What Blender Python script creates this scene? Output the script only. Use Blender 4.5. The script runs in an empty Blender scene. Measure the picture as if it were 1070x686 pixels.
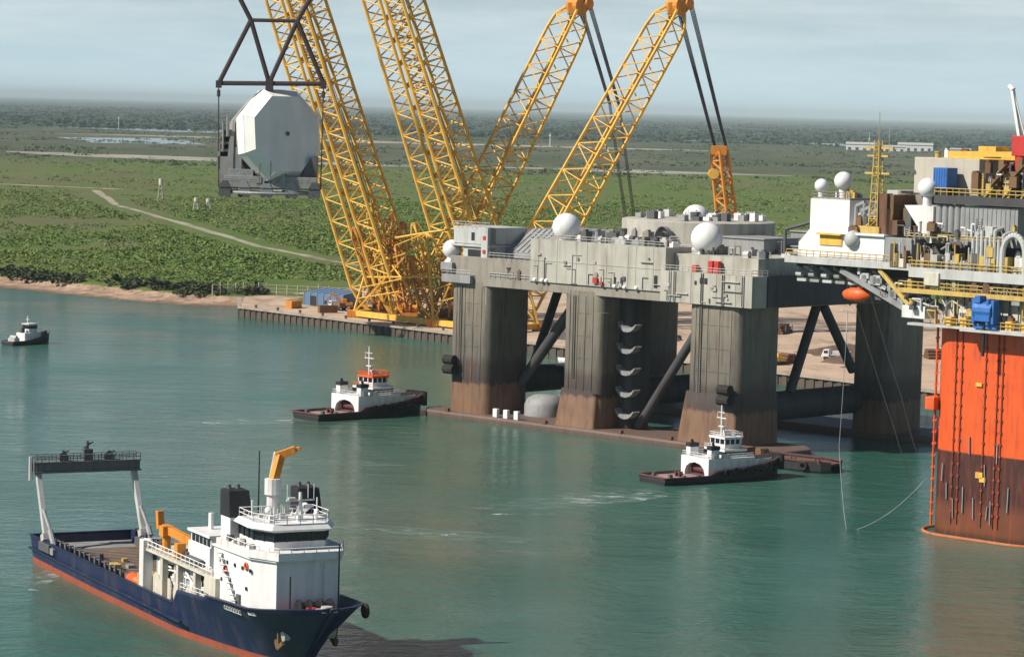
import bpy, bmesh, math, random
import numpy as np
from mathutils import Vector, Matrix
random.seed(7)
R = math.radians
sc = bpy.context.scene
col = sc.collection

# ------------------------------------------------------------------ materials
def new_mat(name):
    m = bpy.data.materials.new(name); m.use_nodes = True
    nt = m.node_tree
    return m, nt, nt.nodes['Principled BSDF']
def node(nt, kind, **kw):
    n = nt.nodes.new(kind)
    for k, v in kw.items():
        if k in n.bl_rna.properties: setattr(n, k, v)
        else: n.inputs[k].default_value = v
    return n
def link(nt, a, b): nt.links.new(a, b)
def noise(nt, vec, scale, detail=4, rough=.55):
    n = nt.nodes.new('ShaderNodeTexNoise'); n.inputs['Scale'].default_value = scale
    n.inputs['Detail'].default_value = detail; n.inputs['Roughness'].default_value = rough
    if vec is not None: link(nt, vec, n.inputs['Vector'])
    return n.outputs['Fac']
def mapping(nt, vec, scale=(1, 1, 1), loc=(0, 0, 0)):
    n = nt.nodes.new('ShaderNodeMapping'); n.inputs['Scale'].default_value = scale; n.inputs['Location'].default_value = loc
    link(nt, vec, n.inputs['Vector']); return n.outputs[0]
def ramp(nt, fac, stops, interp='LINEAR'):
    n = nt.nodes.new('ShaderNodeValToRGB'); cr = n.color_ramp; cr.interpolation = interp
    while len(cr.elements) < len(stops): cr.elements.new(.5)
    for e, (p, c) in zip(cr.elements, stops):
        e.position = p
        e.color = (c, c, c, 1) if isinstance(c, (int, float)) else (*c, 1)
    link(nt, fac, n.inputs[0]); return n.outputs[0]
def mix(nt, fac, a, b, mode='MIX'):
    n = nt.nodes.new('ShaderNodeMix'); n.data_type = 'RGBA'; n.blend_type = mode
    for s, v in ((n.inputs[0], fac), (n.inputs[6], a), (n.inputs[7], b)):
        if hasattr(v, 'links'): link(nt, v, s)
        elif isinstance(v, (int, float)): s.default_value = v
        else: s.default_value = (*v, 1)
    return n.outputs[2]
def math_(nt, op, a, b=None, c=None):
    n = nt.nodes.new('ShaderNodeMath'); n.operation = op
    for i, v in enumerate((a, b, c)):
        if v is None: continue
        if hasattr(v, 'links'): link(nt, v, n.inputs[i])
        else: n.inputs[i].default_value = v
    return n.outputs[0]
def objco(nt): return nt.nodes.new('ShaderNodeTexCoord').outputs['Object']
def bump(nt, p, h, strength=.3, dist=.1):
    n = nt.nodes.new('ShaderNodeBump'); n.inputs['Strength'].default_value = strength; n.inputs['Distance'].default_value = dist
    link(nt, h, n.inputs['Height']); link(nt, n.outputs[0], p.inputs['Normal'])

def paint(name, c, rough=.5, dirt=(.12, .08, .05), amt=.45, scale=.5, spots=0., var=.14, metal=0.):
    """weathered paint: vertical grime streaks, blotchy tone, optional rust spots"""
    m, nt, p = new_mat(name); co = objco(nt)
    s = noise(nt, mapping(nt, co, (scale, scale, scale * .12)), 1.6, 5)
    f = ramp(nt, s, [(.47, 0), (.74, 1)])
    base = mix(nt, math_(nt, 'MULTIPLY', f, amt), c, dirt)
    v = ramp(nt, noise(nt, co, scale * .6, 3), [(.3, 1 - var), (.7, 1 + var * .4)])
    base = mix(nt, 1., base, v, 'MULTIPLY')
    if spots:
        r = ramp(nt, noise(nt, co, scale * 3.2, 6, .7), [(.60, 0), (.68, 1)])
        base = mix(nt, math_(nt, 'MULTIPLY', r, spots), base, (.16, .06, .025))
    link(nt, base, p.inputs['Base Color'])
    link(nt, ramp(nt, s, [(.3, rough), (.8, min(1, rough + .3))]), p.inputs['Roughness'])
    p.inputs['Metallic'].default_value = metal
    bump(nt, p, noise(nt, co, scale * 4, 3), .15, .05)
    return m

def zoned(name, zones, lo, hi, wob=.03, streak=(.5, .5, .04), dirt=(.05, .035, .03), amt=.4, rough=.6, rust_amt=.5):
    """paint bands at real heights lo..hi of the object, edges wandering, streaks running down"""
    m, nt, p = new_mat(name); co = objco(nt)
    z = nt.nodes.new('ShaderNodeSeparateXYZ'); link(nt, co, z.inputs[0])
    t = math_(nt, 'DIVIDE', math_(nt, 'SUBTRACT', z.outputs[2], lo), hi - lo)
    w = math_(nt, 'MULTIPLY', math_(nt, 'SUBTRACT', noise(nt, mapping(nt, co, (.7, .7, .1)), 1., 5, .65), .5), wob)
    base = ramp(nt, math_(nt, 'ADD', t, w), zones)
    s1 = ramp(nt, noise(nt, mapping(nt, co, streak), 2.2, 5, .6), [(.5, 0), (.7, 1)])
    base = mix(nt, math_(nt, 'MULTIPLY', s1, amt), base, dirt)
    s2 = ramp(nt, noise(nt, mapping(nt, co, (.35, .35, .05), (9, 3, 1)), 2.6, 6, .65), [(.56, 0), (.70, 1)])
    base = mix(nt, math_(nt, 'MULTIPLY', s2, rust_amt), base, (.19, .085, .04))
    v = ramp(nt, noise(nt, co, .25, 4), [(.3, .84), (.7, 1.06)])
    link(nt, mix(nt, 1., base, v, 'MULTIPLY'), p.inputs['Base Color'])
    p.inputs['Roughness'].default_value = rough
    bump(nt, p, noise(nt, co, 1.5, 4), .25, .06)
    return m

M = {}
M['white'] = paint('white_paint', (.80, .80, .78), .45, (.32, .22, .14), .42, .6, spots=.18)
M['white_clean'] = paint('white_gelcoat', (.84, .84, .83), .38, (.46, .38, .30), .34, .5, var=.07)
M['cream'] = paint('cream_paint', (.66, .62, .52), .55, (.25, .19, .12), .4, .8, spots=.2)
M['navy'] = paint('navy_paint', (.011, .019, .066), .36, (.075, .070, .085), .45, .35, spots=.35)
M['boot'] = paint('red_antifouling', (.33, .075, .035), .6, (.12, .06, .04), .5, .5)
M['black'] = paint('black_paint', (.018, .018, .022), .5, (.05, .045, .04), .4, .8)
M['rubber'] = paint('black_rubber', (.02, .019, .018), .85, (.06, .05, .045), .5, 1.2)
M['steel'] = paint('grey_steel', (.30, .31, .31), .5, (.16, .11, .08), .5, .6, spots=.3)
M['light_steel'] = paint('light_grey_steel', (.52, .53, .51), .5, (.25, .19, .14), .4, .6, spots=.15)
M['dark_steel'] = paint('dark_grey_steel', (.10, .105, .11), .55, (.10, .06, .04), .5, .7, spots=.3)
M['rust'] = paint('rusted_steel', (.17, .085, .05), .8, (.06, .035, .03), .6, .9, spots=.4)
M['wood'] = paint('weathered_deck_timber', (.23, .165, .12), .85, (.10, .08, .07), .6, .5, var=.3)
M['deck_grey'] = paint('grey_deck_paint', (.28, .28, .27), .75, (.16, .12, .09), .6, .5, var=.25)
M['deck_green'] = paint('green_deck_paint', (.10, .15, .12), .75, (.14, .10, .07), .6, .5, var=.25)
M['tug_deck'] = paint('pink_grey_deck', (.36, .25, .22), .8, (.16, .09, .07), .6, .6, var=.25)
M['maroon'] = paint('maroon_paint', (.14, .045, .045), .6, (.04, .025, .025), .6, .7, spots=.4)
M['yellow'] = paint('yellow_crane_paint', (.86, .49, .07), .5, (.42, .22, .05), .5, .5, spots=.25)
M['yellow2'] = paint('pale_yellow_paint', (.60, .42, .11), .55, (.28, .18, .08), .55, .6, spots=.25)
M['orange_y'] = paint('orange_crane_paint', (.72, .27, .03), .5, (.30, .12, .03), .4, .6)
M['orange'] = paint('safety_orange', (.78, .12, .02), .4, (.40, .06, .02), .3, .6)
M['red'] = paint('red_paint', (.55, .04, .03), .45, (.22, .03, .02), .4, .8)
M['blue'] = paint('blue_paint', (.03, .16, .50), .45, (.03, .06, .14), .4, .8)
M['pale_blue'] = paint('faded_blue_sheet', (.10, .19, .34), .6, (.16, .14, .12), .4, .3)
M['cable'] = paint('steel_cable', (.045, .042, .045), .6, (.02, .02, .02), .3, 1.)
M['rig'] = paint('dark_rigging_steel', (.045, .028, .03), .55, (.10, .05, .04), .4, .5)
M['hullgrey'] = paint('pale_hull_grey', (.46, .445, .385), .55, (.20, .145, .10), .6, .35, spots=.15)
M['tan_steel'] = paint('stained_grey_steel', (.30, .275, .235), .65, (.14, .09, .055), .6, .4, spots=.3)
M['shade_steel'] = paint('shade_toned_steel', (.060, .062, .066), .6, (.05, .035, .03), .6, .4, spots=.2)  # grey platform's shade put into a darker steel; also the dark upper deck
M['beige'] = paint('beige_cladding', (.52, .48, .40), .6, (.25, .2, .14), .4, .4)
M['brown'] = paint('brown_machinery', (.20, .11, .05), .6, (.09, .05, .03), .6, .9, spots=.4)
M['radar_face'] = paint('radar_panel_grey', (.88, .88, .86), .45, (.62, .60, .55), .5, .12, var=.10)
M['radar_side'] = paint('radar_panel_white', (.86, .85, .80), .45, (.42, .40, .36), .35, .15, var=.08)
M['module_grey'] = paint('module_grey', (.30, .30, .285), .6, (.15, .135, .12), .5, .4, var=.2)
M['sbx_col'] = zoned('leg_paint_bands', [(0, (.10, .05, .03)), (.06, (.23, .125, .070)), (.27, (.22, .125, .075)), (.29, (.060, .043, .040)), (.41, (.085, .068, .060)),
    (.47, (.15, .135, .11)), (1, (.250, .226, .178))], -1, 32, .11, amt=.65, rust_amt=.8)
M['pontoon'] = zoned('wet_pontoon', [(0, (.02, .02, .018)), (.5, (.05, .035, .03)), (.8, (.13, .085, .065)), (1, (.16, .11, .09))], -4, 1.8, .3)
M['th_col'] = zoned('orange_leg_bands', [(0, (.06, .02, .012)), (.03, (.17, .055, .02)), (.13, (.16, .05, .025)), (.19, (.060, .021, .016)), (.402, (.066, .021, .016)), (.407, (.80, .11, .018)), (1, (.82, .11, .02))],
    0, 35, .005, (.6, .6, .05), (.33, .055, .02), .60, .45, .6)
def glass_mat():
    m, nt, p = new_mat('dark_window_glass')
    p.inputs['Base Color'].default_value = (.012, .016, .022, 1); p.inputs['Roughness'].default_value = .08
    return m
M['glass'] = glass_mat()
M['gantry'] = paint('gantry_grey', (.17, .175, .18), .55, (.10, .07, .05), .5, .7, spots=.3)
M['leg_pipe'] = paint('scorched_orange', (.33, .055, .02), .5, (.10, .03, .02), .5, .6)
M['boom'] = paint('faded_orange_boom', (.52, .16, .055), .7, (.20, .09, .05), .6, .3)

# ------------------------------------------------------------------ mesh builder
class MB:
    def __init__(s): s.v = []; s.f = []; s.mi = []; s.cur = 0
    def add(s, vs, fs, mi=None):
        o = len(s.v); s.v.extend([tuple(v) for v in vs]); s.f.extend([tuple(i + o for i in f) for f in fs])
        s.mi.extend([s.cur if mi is None else mi] * len(fs)); return s
    def box(s, x0, x1, y0, y1, z0, z1, mi=None):
        return s.add([(x0, y0, z0), (x1, y0, z0), (x1, y1, z0), (x0, y1, z0), (x0, y0, z1), (x1, y0, z1), (x1, y1, z1), (x0, y1, z1)],
                     [(3, 2, 1, 0), (4, 5, 6, 7), (0, 1, 5, 4), (1, 2, 6, 5), (2, 3, 7, 6), (3, 0, 4, 7)], mi)
    def tube(s, a, b, r, n=6, r2=None, mi=None, cap=True):
        a, b = Vector(a), Vector(b); d = (b - a)
        if d.length < 1e-6: return s
        d.normalize(); u = d.orthogonal().normalized(); w = d.cross(u); r2 = r if r2 is None else r2
        vs = []
        for i in range(n):
            t = 2 * math.pi * (i + .5) / n; e = u * math.cos(t) + w * math.sin(t)
            vs += [a + e * r, b + e * r2]
        fs = [(2 * i, (2 * i + 2) % (2 * n), (2 * i + 3) % (2 * n), 2 * i + 1) for i in range(n)]
        if cap: fs += [tuple(range(2 * n - 2, -1, -2)), tuple(range(1, 2 * n, 2))]
        return s.add(vs, fs, mi)
    def path(s, pts, r, n=6, mi=None):
        for a, b in zip(pts[:-1], pts[1:]): s.tube(a, b, r, n, mi=mi)
        return s
    def bar(s, a, b, w, h, mi=None):
        """rectangular beam, h measured as near vertical as possible"""
        a, b = Vector(a), Vector(b); d = (b - a).normalized()
        up = Vector((0, 0, 1)) if abs(d.z) < .95 else Vector((0, 1, 0))
        sd = d.cross(up).normalized(); up = sd.cross(d)
        vs = [p + sd * x * w / 2 + up * y * h / 2 for p in (a, b) for x, y in ((-1, -1), (1, -1), (1, 1), (-1, 1))]
        return s.add(vs, [(0, 1, 2, 3), (7, 6, 5, 4), (0, 4, 5, 1), (1, 5, 6, 2), (2, 6, 7, 3), (3, 7, 4, 0)], mi)
    def prism(s, poly, z0, z1, mi=None, poly2=None):
        n = len(poly); q = poly2 or poly
        vs = [(x, y, z0) for x, y in poly] + [(x, y, z1) for x, y in q]
        fs = [tuple(range(n - 1, -1, -1)), tuple(range(n, 2 * n))] + [(i, (i + 1) % n, n + (i + 1) % n, n + i) for i in range(n)]
        return s.add(vs, fs, mi)
    def lathe(s, prof, cx=0, cy=0, n=24, a0=0, a1=2 * math.pi, mi=None):
        full = abs(a1 - a0 - 2 * math.pi) < 1e-6; m = n if full else n + 1; k = len(prof)
        vs = [(cx + r * math.cos(a0 + (a1 - a0) * i / n), cy + r * math.sin(a0 + (a1 - a0) * i / n), z) for i in range(m) for r, z in prof]
        fs = []
        for i in range(n):
            j = (i + 1) % m
            fs += [(i * k + q, j * k + q, j * k + q + 1, i * k + q + 1) for q in range(k - 1)]
        return s.add(vs, fs, mi)
    def sphere(s, c, r, n=20, zmin=-1.):
        k = 10; a = math.asin(max(-1, zmin))
        prof = [(max(1e-3, r * math.cos(a + (math.pi / 2 - a) * i / k)), c[2] + r * math.sin(a + (math.pi / 2 - a) * i / k)) for i in range(k + 1)]
        return s.lathe(prof, c[0], c[1], n)
    def quad(s, a, b, c, d, mi=None): return s.add([a, b, c, d], [(0, 1, 2, 3)], mi)
    def rail(s, pts, h=1.1, step=2., r=.05, rows=2):
        for a, b in zip(pts[:-1], pts[1:]):
            a, b = Vector(a), Vector(b); L = (b - a).length; n = max(1, int(L / step))
            for i in range(n + 1):
                p = a.lerp(b, i / n); s.tube(p, p + Vector((0, 0, h)), r, 4, cap=False)
            for k in range(1, rows + 1):
                z = Vector((0, 0, h * k / rows)); s.tube(a + z, b + z, r, 4, cap=False)
        return s
    def build(s, name, mats, parent=None, smooth=False, bevel=0., solid=0.):
        me = bpy.data.meshes.new(name); me.from_pydata(s.v, [], s.f)
        mats = mats if isinstance(mats, (list, tuple)) else [mats]
        for m in mats: me.materials.append(m)
        if len(mats) > 1: me.polygons.foreach_set('material_index', s.mi)
        if smooth:
            me.polygons.foreach_set('use_smooth', [True] * len(me.polygons))
            me.set_sharp_from_angle(angle=R(40))
        me.update()
        if solid or (smooth and len(s.f) < 20000):
            bm = bmesh.new(); bm.from_mesh(me); bmesh.ops.remove_doubles(bm, verts=bm.verts, dist=.002); bm.to_mesh(me); bm.free()
            if smooth: me.set_sharp_from_angle(angle=R(40))
        o = bpy.data.objects.new(name, me); col.objects.link(o); o.parent = parent
        if bevel:
            b = o.modifiers.new('bevel', 'BEVEL'); b.width = bevel; b.segments = 2; b.limit_method = 'ANGLE'
        if solid:
            b = o.modifiers.new('shell', 'SOLIDIFY'); b.thickness = solid; b.offset = -1
        return o
def tag(o, label=None, cat=None, group=None, kind=None):
    for k, v in (('label', label), ('category', cat), ('group', group), ('kind', kind)):
        if v: o[k] = v
    return o
def empty(name, loc, rz=0., label=None, cat=None, group=None):
    o = bpy.data.objects.new(name, None); col.objects.link(o); o.location = loc; o.rotation_euler = (0, 0, rz); o.empty_display_size = 2
    return tag(o, label, cat, group)
def copy_tree(o, parent=None):
    c = o.copy(); col.objects.link(c)
    if parent: c.parent = parent
    for ch in list(o.children): copy_tree(ch, c)
    return c
def rrect(x0, x1, y0, y1, r, n=5):
    pts = []
    for cx, cy, a in ((x1 - r, y1 - r, 0), (x0 + r, y1 - r, 90), (x0 + r, y0 + r, 180), (x1 - r, y0 + r, 270)):
        pts += [(cx + r * math.cos(R(a + 90 * i / n)), cy + r * math.sin(R(a + 90 * i / n))) for i in range(n + 1)]
    return pts
def offs(poly, d):
    cx = sum(p[0] for p in poly) / len(poly); cy = sum(p[1] for p in poly) / len(poly)
    out = []
    for x, y in poly:
        l = math.hypot(x - cx, y - cy); out.append((cx + (x - cx) * (l + d) / l, cy + (y - cy) * (l + d) / l))
    return out
def along(poly, z, cnt_gap=.25):
    pass

# ------------------------------------------------------------------ camera, light, sky
F_PX, PITCH, ROLL, CAM_Z = 3000., 0.0765278, 0.0261245, 70.
cam = bpy.data.cameras.new('camera'); co = bpy.data.objects.new('camera', cam); col.objects.link(co); sc.camera = co
cam.sensor_width = 36.; cam.lens = F_PX / 1070 * 36; cam.clip_start = 20; cam.clip_end = 400000
co.matrix_world = Matrix.Translation((0, 0, CAM_Z)) @ Matrix.Rotation(math.pi / 2 - PITCH, 4, 'X') @ Matrix.Rotation(ROLL, 4, 'Z')
sun_dir = Vector((-.90, -.34, .0)).normalized() * math.cos(R(42)) + Vector((0, 0, math.sin(R(42))))
sl = bpy.data.lights.new('sun', 'SUN'); sl.energy = 5.0; sl.angle = R(1.0); sl.color = (1, .93, .83)
so = bpy.data.objects.new('sun', sl); col.objects.link(so); so.rotation_euler = sun_dir.to_track_quat('Z', 'Y').to_euler()
w = bpy.data.worlds.new('World'); sc.world = w; w.use_nodes = True; nt = w.node_tree
bg = nt.nodes['Background']
sky = nt.nodes.new('ShaderNodeTexSky'); sky.sky_type = 'NISHITA'; sky.sun_disc = False
sky.sun_elevation = R(42); sky.sun_rotation = math.atan2(sun_dir.x, sun_dir.y) % (2 * math.pi)
sky.altitude = 50; sky.air_density = 1.; sky.dust_density = .6; sky.ozone_density = 1.5
dirv = nt.nodes.new('ShaderNodeTexCoord').outputs['Generated']
sz = nt.nodes.new('ShaderNodeSeparateXYZ'); link(nt, dirv, sz.inputs[0])
cl = noise(nt, mapping(nt, dirv, (9, 9, 70)), 1.5, 8, .64)
cf = ramp(nt, cl, [(.36, 0), (.70, 1)])
veil = mix(nt, cf, (8.7, 11.1, 12.1), (12.0, 13.9, 14.5))                       # thin bands of high cloud in the haze layer
low = ramp(nt, math_(nt, 'MULTIPLY', sz.outputs[2], 1.), [(0, 1), (.045, .88), (.09, .0)])
base = mix(nt, low, sky.outputs[0], veil)
glow = ramp(nt, sz.outputs[2], [(0, 1), (.016, .55), (.035, 0)])
skyc = mix(nt, math_(nt, 'MULTIPLY', glow, .75), base, (11.0, 14.4, 15.9))
link(nt, skyc, bg.inputs['Color']); bg.inputs['Strength'].default_value = .05
sc.view_settings.view_transform = 'Standard'; sc.view_settings.look = 'None'; sc.view_settings.exposure = .2; sc.view_settings.gamma = 1
sc.cycles.max_bounces = 6; sc.cycles.diffuse_bounces = 1; sc.cycles.glossy_bounces = 3; sc.cycles.transparent_max_bounces = 8
sc.cycles.volume_bounces = 0; sc.cycles.use_denoising = True
sc.cycles.sample_clamp_indirect = 8

# ------------------------------------------------------------------ ground, water
SHORE = [(-3000, 2600), (-1200, 1650), (-560, 1270), (-330, 1118), (-240, 1078), (-187, 1045), (-166, 1024), (-147, 1006), (-127, 988), (-109, 977), (-94, 978), (-89, 935),
         (-18.7, 850), (80.6, 735), (135, 672), (220, 575), (420, 330), (600, 200), (2500, 150)]
QUAY = SHORE[11:17]
def ground():
    m, nt, p = new_mat('coastal_ground'); co = objco(nt)
    sx = nt.nodes.new('ShaderNodeSeparateXYZ'); link(nt, co, sx.inputs[0])
    Yv, Xv, Zv = sx.outputs[1], sx.outputs[0], sx.outputs[2]
    big = noise(nt, mapping(nt, co, (1, .35, 1)), .0045, 6, .6)
    med = noise(nt, mapping(nt, co, (1, .5, 1)), .02, 6, .65)
    fine = noise(nt, co, .12, 5, .7)
    green = mix(nt, ramp(nt, med, [(.35, 0), (.65, 1)]), (.084, .145, .030), (.140, .168, .048))
    green = mix(nt, ramp(nt, fine, [(.45, 0), (.75, .45)]), green, (.040, .075, .020))
    olive = mix(nt, ramp(nt, fine, [(.35, 0), (.7, 1)]), (.150, .140, .068), (.100, .105, .050))
    near = mix(nt, ramp(nt, math_(nt, 'ADD', math_(nt, 'MULTIPLY', big, .6), math_(nt, 'MULTIPLY', med, .4)), [(.48, 0), (.57, .85)]), green, olive)
    # grey green flats with pale streaks a few kilometres out, then dark woodland
    strk = noise(nt, mapping(nt, co, (.5, .16, 1)), .009, 6, .62)
    flat = mix(nt, ramp(nt, strk, [(.40, 0), (.60, 1)]), (.064, .086, .044), (.110, .112, .074))
    flat = mix(nt, ramp(nt, strk, [(.63, 0), (.70, .7)]), flat, (.24, .22, .175))
    wood = mix(nt, ramp(nt, noise(nt, mapping(nt, co, (.5, .09, 1)), .004, 7, .6), [(.40, 0), (.68, 1)]), (.030, .056, .034), (.080, .095, .058))
    yw = math_(nt, 'ADD', Yv, math_(nt, 'MULTIPLY', math_(nt, 'SUBTRACT', big, .5), 1500))
    yw = math_(nt, 'SUBTRACT', yw, math_(nt, 'MULTIPLY', Xv, .25))
    c = mix(nt, ramp(nt, math_(nt, 'DIVIDE', yw, 10000), [(.29, 0), (.34, 1)]), near, flat)
    c = mix(nt, ramp(nt, math_(nt, 'DIVIDE', yw, 10000), [(.56, 0), (.68, 1)]), c, wood)
    sand = mix(nt, ramp(nt, fine, [(.35, 0), (.62, 1)]), (.50, .36, .26), (.30, .20, .14))
    sand = mix(nt, ramp(nt, noise(nt, mapping(nt, co, (1, 1, 3)), .28, 6, .7), [(.50, 0), (.64, .8)]), sand, (.13, .095, .065))
    zz = math_(nt, 'ADD', Zv, math_(nt, 'MULTIPLY', math_(nt, 'SUBTRACT', fine, .5), 1.6))
    c = mix(nt, ramp(nt, math_(nt, 'DIVIDE', zz, 4), [(.57, 1), (.66, 0)]), c, sand)
    c = mix(nt, ramp(nt, math_(nt, 'DIVIDE', Zv, 2), [(.05, .75), (.3, 0)]), c, (.10, .07, .05))
    link(nt, c, p.inputs['Base Color']); p.inputs['Roughness'].default_value = .95; p.inputs['Specular IOR Level'].default_value = .15
    bump(nt, p, noise(nt, co, .25, 6, .7), .6, .8)
    b = MB(); rnd = random.Random(3)
    pts = []
    for a, c_ in zip(SHORE[:-1], SHORE[1:]):
        straight = a in QUAY and c_ in QUAY
        L = math.dist(a, c_); n = 1 if straight or L > 800 else max(2, int(L / 5))
        for i in range(n):
            t = i / n; j = 0 if (i == 0 or straight) else 1.4
            pts.append((a[0] + (c_[0] - a[0]) * t + rnd.uniform(-j, j), a[1] + (c_[1] - a[1]) * t + rnd.uniform(-j, j), straight or (i == 0 and a in QUAY)))
    pts.append((*SHORE[-1], False))
    def inland(i, d):
        if pts[i][0] > 150: return pts[i][0] + .6 * d, pts[i][1] + .8 * d
        a, c_ = pts[max(0, i - 8)], pts[min(i + 8, len(left) - 1)] if i < len(left) else pts[i]
        l = math.dist(a[:2], c_[:2]); nx, ny = -(c_[1] - a[1]) / l, (c_[0] - a[0]) / l
        return pts[i][0] + nx * d, pts[i][1] + ny * d
    left = [p_ for p_ in pts if p_[0] < -90]
    rows = []
    for d, z in ((-14, -3.), (0, .0), (6, .6), (13, 1.1), (18, 2.9), (32, 3.4), (44, 3.0)):
        row = []
        for i, (x, y, q) in enumerate(pts):
            if q: row.append((x, y, -4. if d < 0 else (3.0 if d >= 0 else 0)))
            else:
                jd = rnd.uniform(-1.2, 1.2) if d > 0 else 0
                X, Y = inland(i, d + jd); row.append((X, Y, z + (rnd.uniform(-.25, .25) if d > 0 else 0)))
        rows.append(row)
    n = len(pts)
    for r0, r1 in zip(rows[:-1], rows[1:]):
        for i in range(n - 1):
            b.quad(r0[i], r0[i + 1], r1[i + 1], r1[i])
    # the flat hinterland out to the horizon
    from mathutils.geometry import delaunay_2d_cdt
    loop = [(x, y) for x, y, z in rows[-1]]
    fine = [loop[0]]
    for p_ in loop[1:]:
        if math.dist(p_, fine[-1]) > .5: fine.append(p_)
    arc = [(90000, 3000), (90000, 99000), (-90000, 99000), (-90000, 40000)]
    lp = fine + arc
    vs, es, fs, *_ = delaunay_2d_cdt([Vector(p_) for p_ in lp], [], [list(range(len(lp)))], 1, .01)
    o = len(b.v); b.v.extend([(v.x, v.y, 3.) for v in vs]); b.f.extend([tuple(i + o for i in f) for f in fs]); b.mi.extend([0] * len(fs))
    g = b.build('ground', m)
    bm = bmesh.new(); bm.from_mesh(g.data)
    bmesh.ops.remove_doubles(bm, verts=bm.verts, dist=.01)
    bmesh.ops.reverse_faces(bm, faces=[f for f in bm.faces if f.normal.z < -.01]); bm.to_mesh(g.data); bm.free()
    tag(g, kind='structure')
ground()

def sheet(name, pts, z, mat, kind='structure', n=3, jit=0., **kw):
    """flat patch with a wandering edge"""
    rnd = random.Random(hash(name) % 1000 + len(pts)); P_ = []
    for i in range(len(pts)):
        a, b_ = pts[i], pts[(i + 1) % len(pts)]
        for k in range(n):
            t = k / n; P_.append((a[0] + (b_[0] - a[0]) * t + rnd.uniform(-jit, jit), a[1] + (b_[1] - a[1]) * t + rnd.uniform(-jit, jit), z))
    b = MB(); b.v = P_; b.f = [tuple(range(len(P_)))]; b.mi = [0]
    o = b.build(name, mat)
    if o.data.polygons[0].normal.z < 0: o.data.flip_normals()
    return tag(o, kind=kind, **kw)

def dirt_mat(name, a, b_, sc_=.15):
    m, nt, p = new_mat(name); co = objco(nt)
    c = mix(nt, ramp(nt, noise(nt, co, sc_, 6, .7), [(.35, 0), (.68, 1)]), a, b_)
    c = mix(nt, ramp(nt, noise(nt, co, sc_ * 6, 4, .7), [(.5, 0), (.8, .5)]), c, tuple(v * .45 for v in a))
    c = mix(nt, ramp(nt, noise(nt, mapping(nt, co, (1, .4, 1), (3, 3, 3)), sc_ * 1.7, 6, .65), [(.54, 0), (.66, .6)]), c, tuple(v * .42 for v in b_))
    link(nt, c, p.inputs['Base Color']); p.inputs['Roughness'].default_value = .95
    bump(nt, p, noise(nt, co, sc_ * 8, 5), .5, .2)
    return m
sandm = dirt_mat('yard_sand', (.58, .43, .31), (.42, .30, .21), .05)
roadm = dirt_mat('pale_track', (.44, .40, .31), (.20, .20, .11), .04)
saltm = dirt_mat('salt_flat', (.42, .39, .33), (.24, .22, .17), .01)
# the construction yard behind the quay wall
sheet('dirt_yard', [(-89, 935.3), (-18.7, 850.3), (80.6, 735.3), (135, 672.3), (220, 575.3), (420, 330.3), (700, 420), (420, 900), (160, 1040), (20, 1075), (-60, 1040), (-92, 985)], 3.02, sandm, n=4, jit=0)
pond_m, nt, p = new_mat('pond_water'); p.inputs['Base Color'].default_value = (.16, .19, .19, 1); p.inputs['Roughness'].default_value = .12
def ribbon(name, pts, wdt, z, mat):
    b = MB(); rnd = random.Random(5); L_, R_ = [], []
    P2 = []
    for a, c_ in zip(pts[:-1], pts[1:]):
        for k in range(8): P2.append((a[0] + (c_[0] - a[0]) * k / 8, a[1] + (c_[1] - a[1]) * k / 8))
    P2.append(pts[-1])
    for i, (x, y) in enumerate(P2):
        a = P2[max(0, i - 1)]; c_ = P2[min(len(P2) - 1, i + 1)]; l = math.dist(a, c_); nx, ny = -(c_[1] - a[1]) / l, (c_[0] - a[0]) / l
        w1, w2 = wdt * rnd.uniform(.35, .7), wdt * rnd.uniform(.35, .7)
        L_.append((x + nx * w1, y + ny * w1, z)); R_.append((x - nx * w2, y - ny * w2, z))
    for i in range(len(P2) - 1): b.quad(R_[i], R_[i + 1], L_[i + 1], L_[i])
    o = b.build(name, mat); return tag(o, kind='structure')
ribbon('dirt_road', [(-304, 2079), (-250, 1800), (-172, 1528), (-118, 1330), (-78, 1223), (-30, 1120), (0, 1070)], 5, 3.1, roadm)
ribbon('dirt_path', [(-620, 2300), (-430, 2180), (-290, 2110)], 14, 3.1, roadm)

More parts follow.
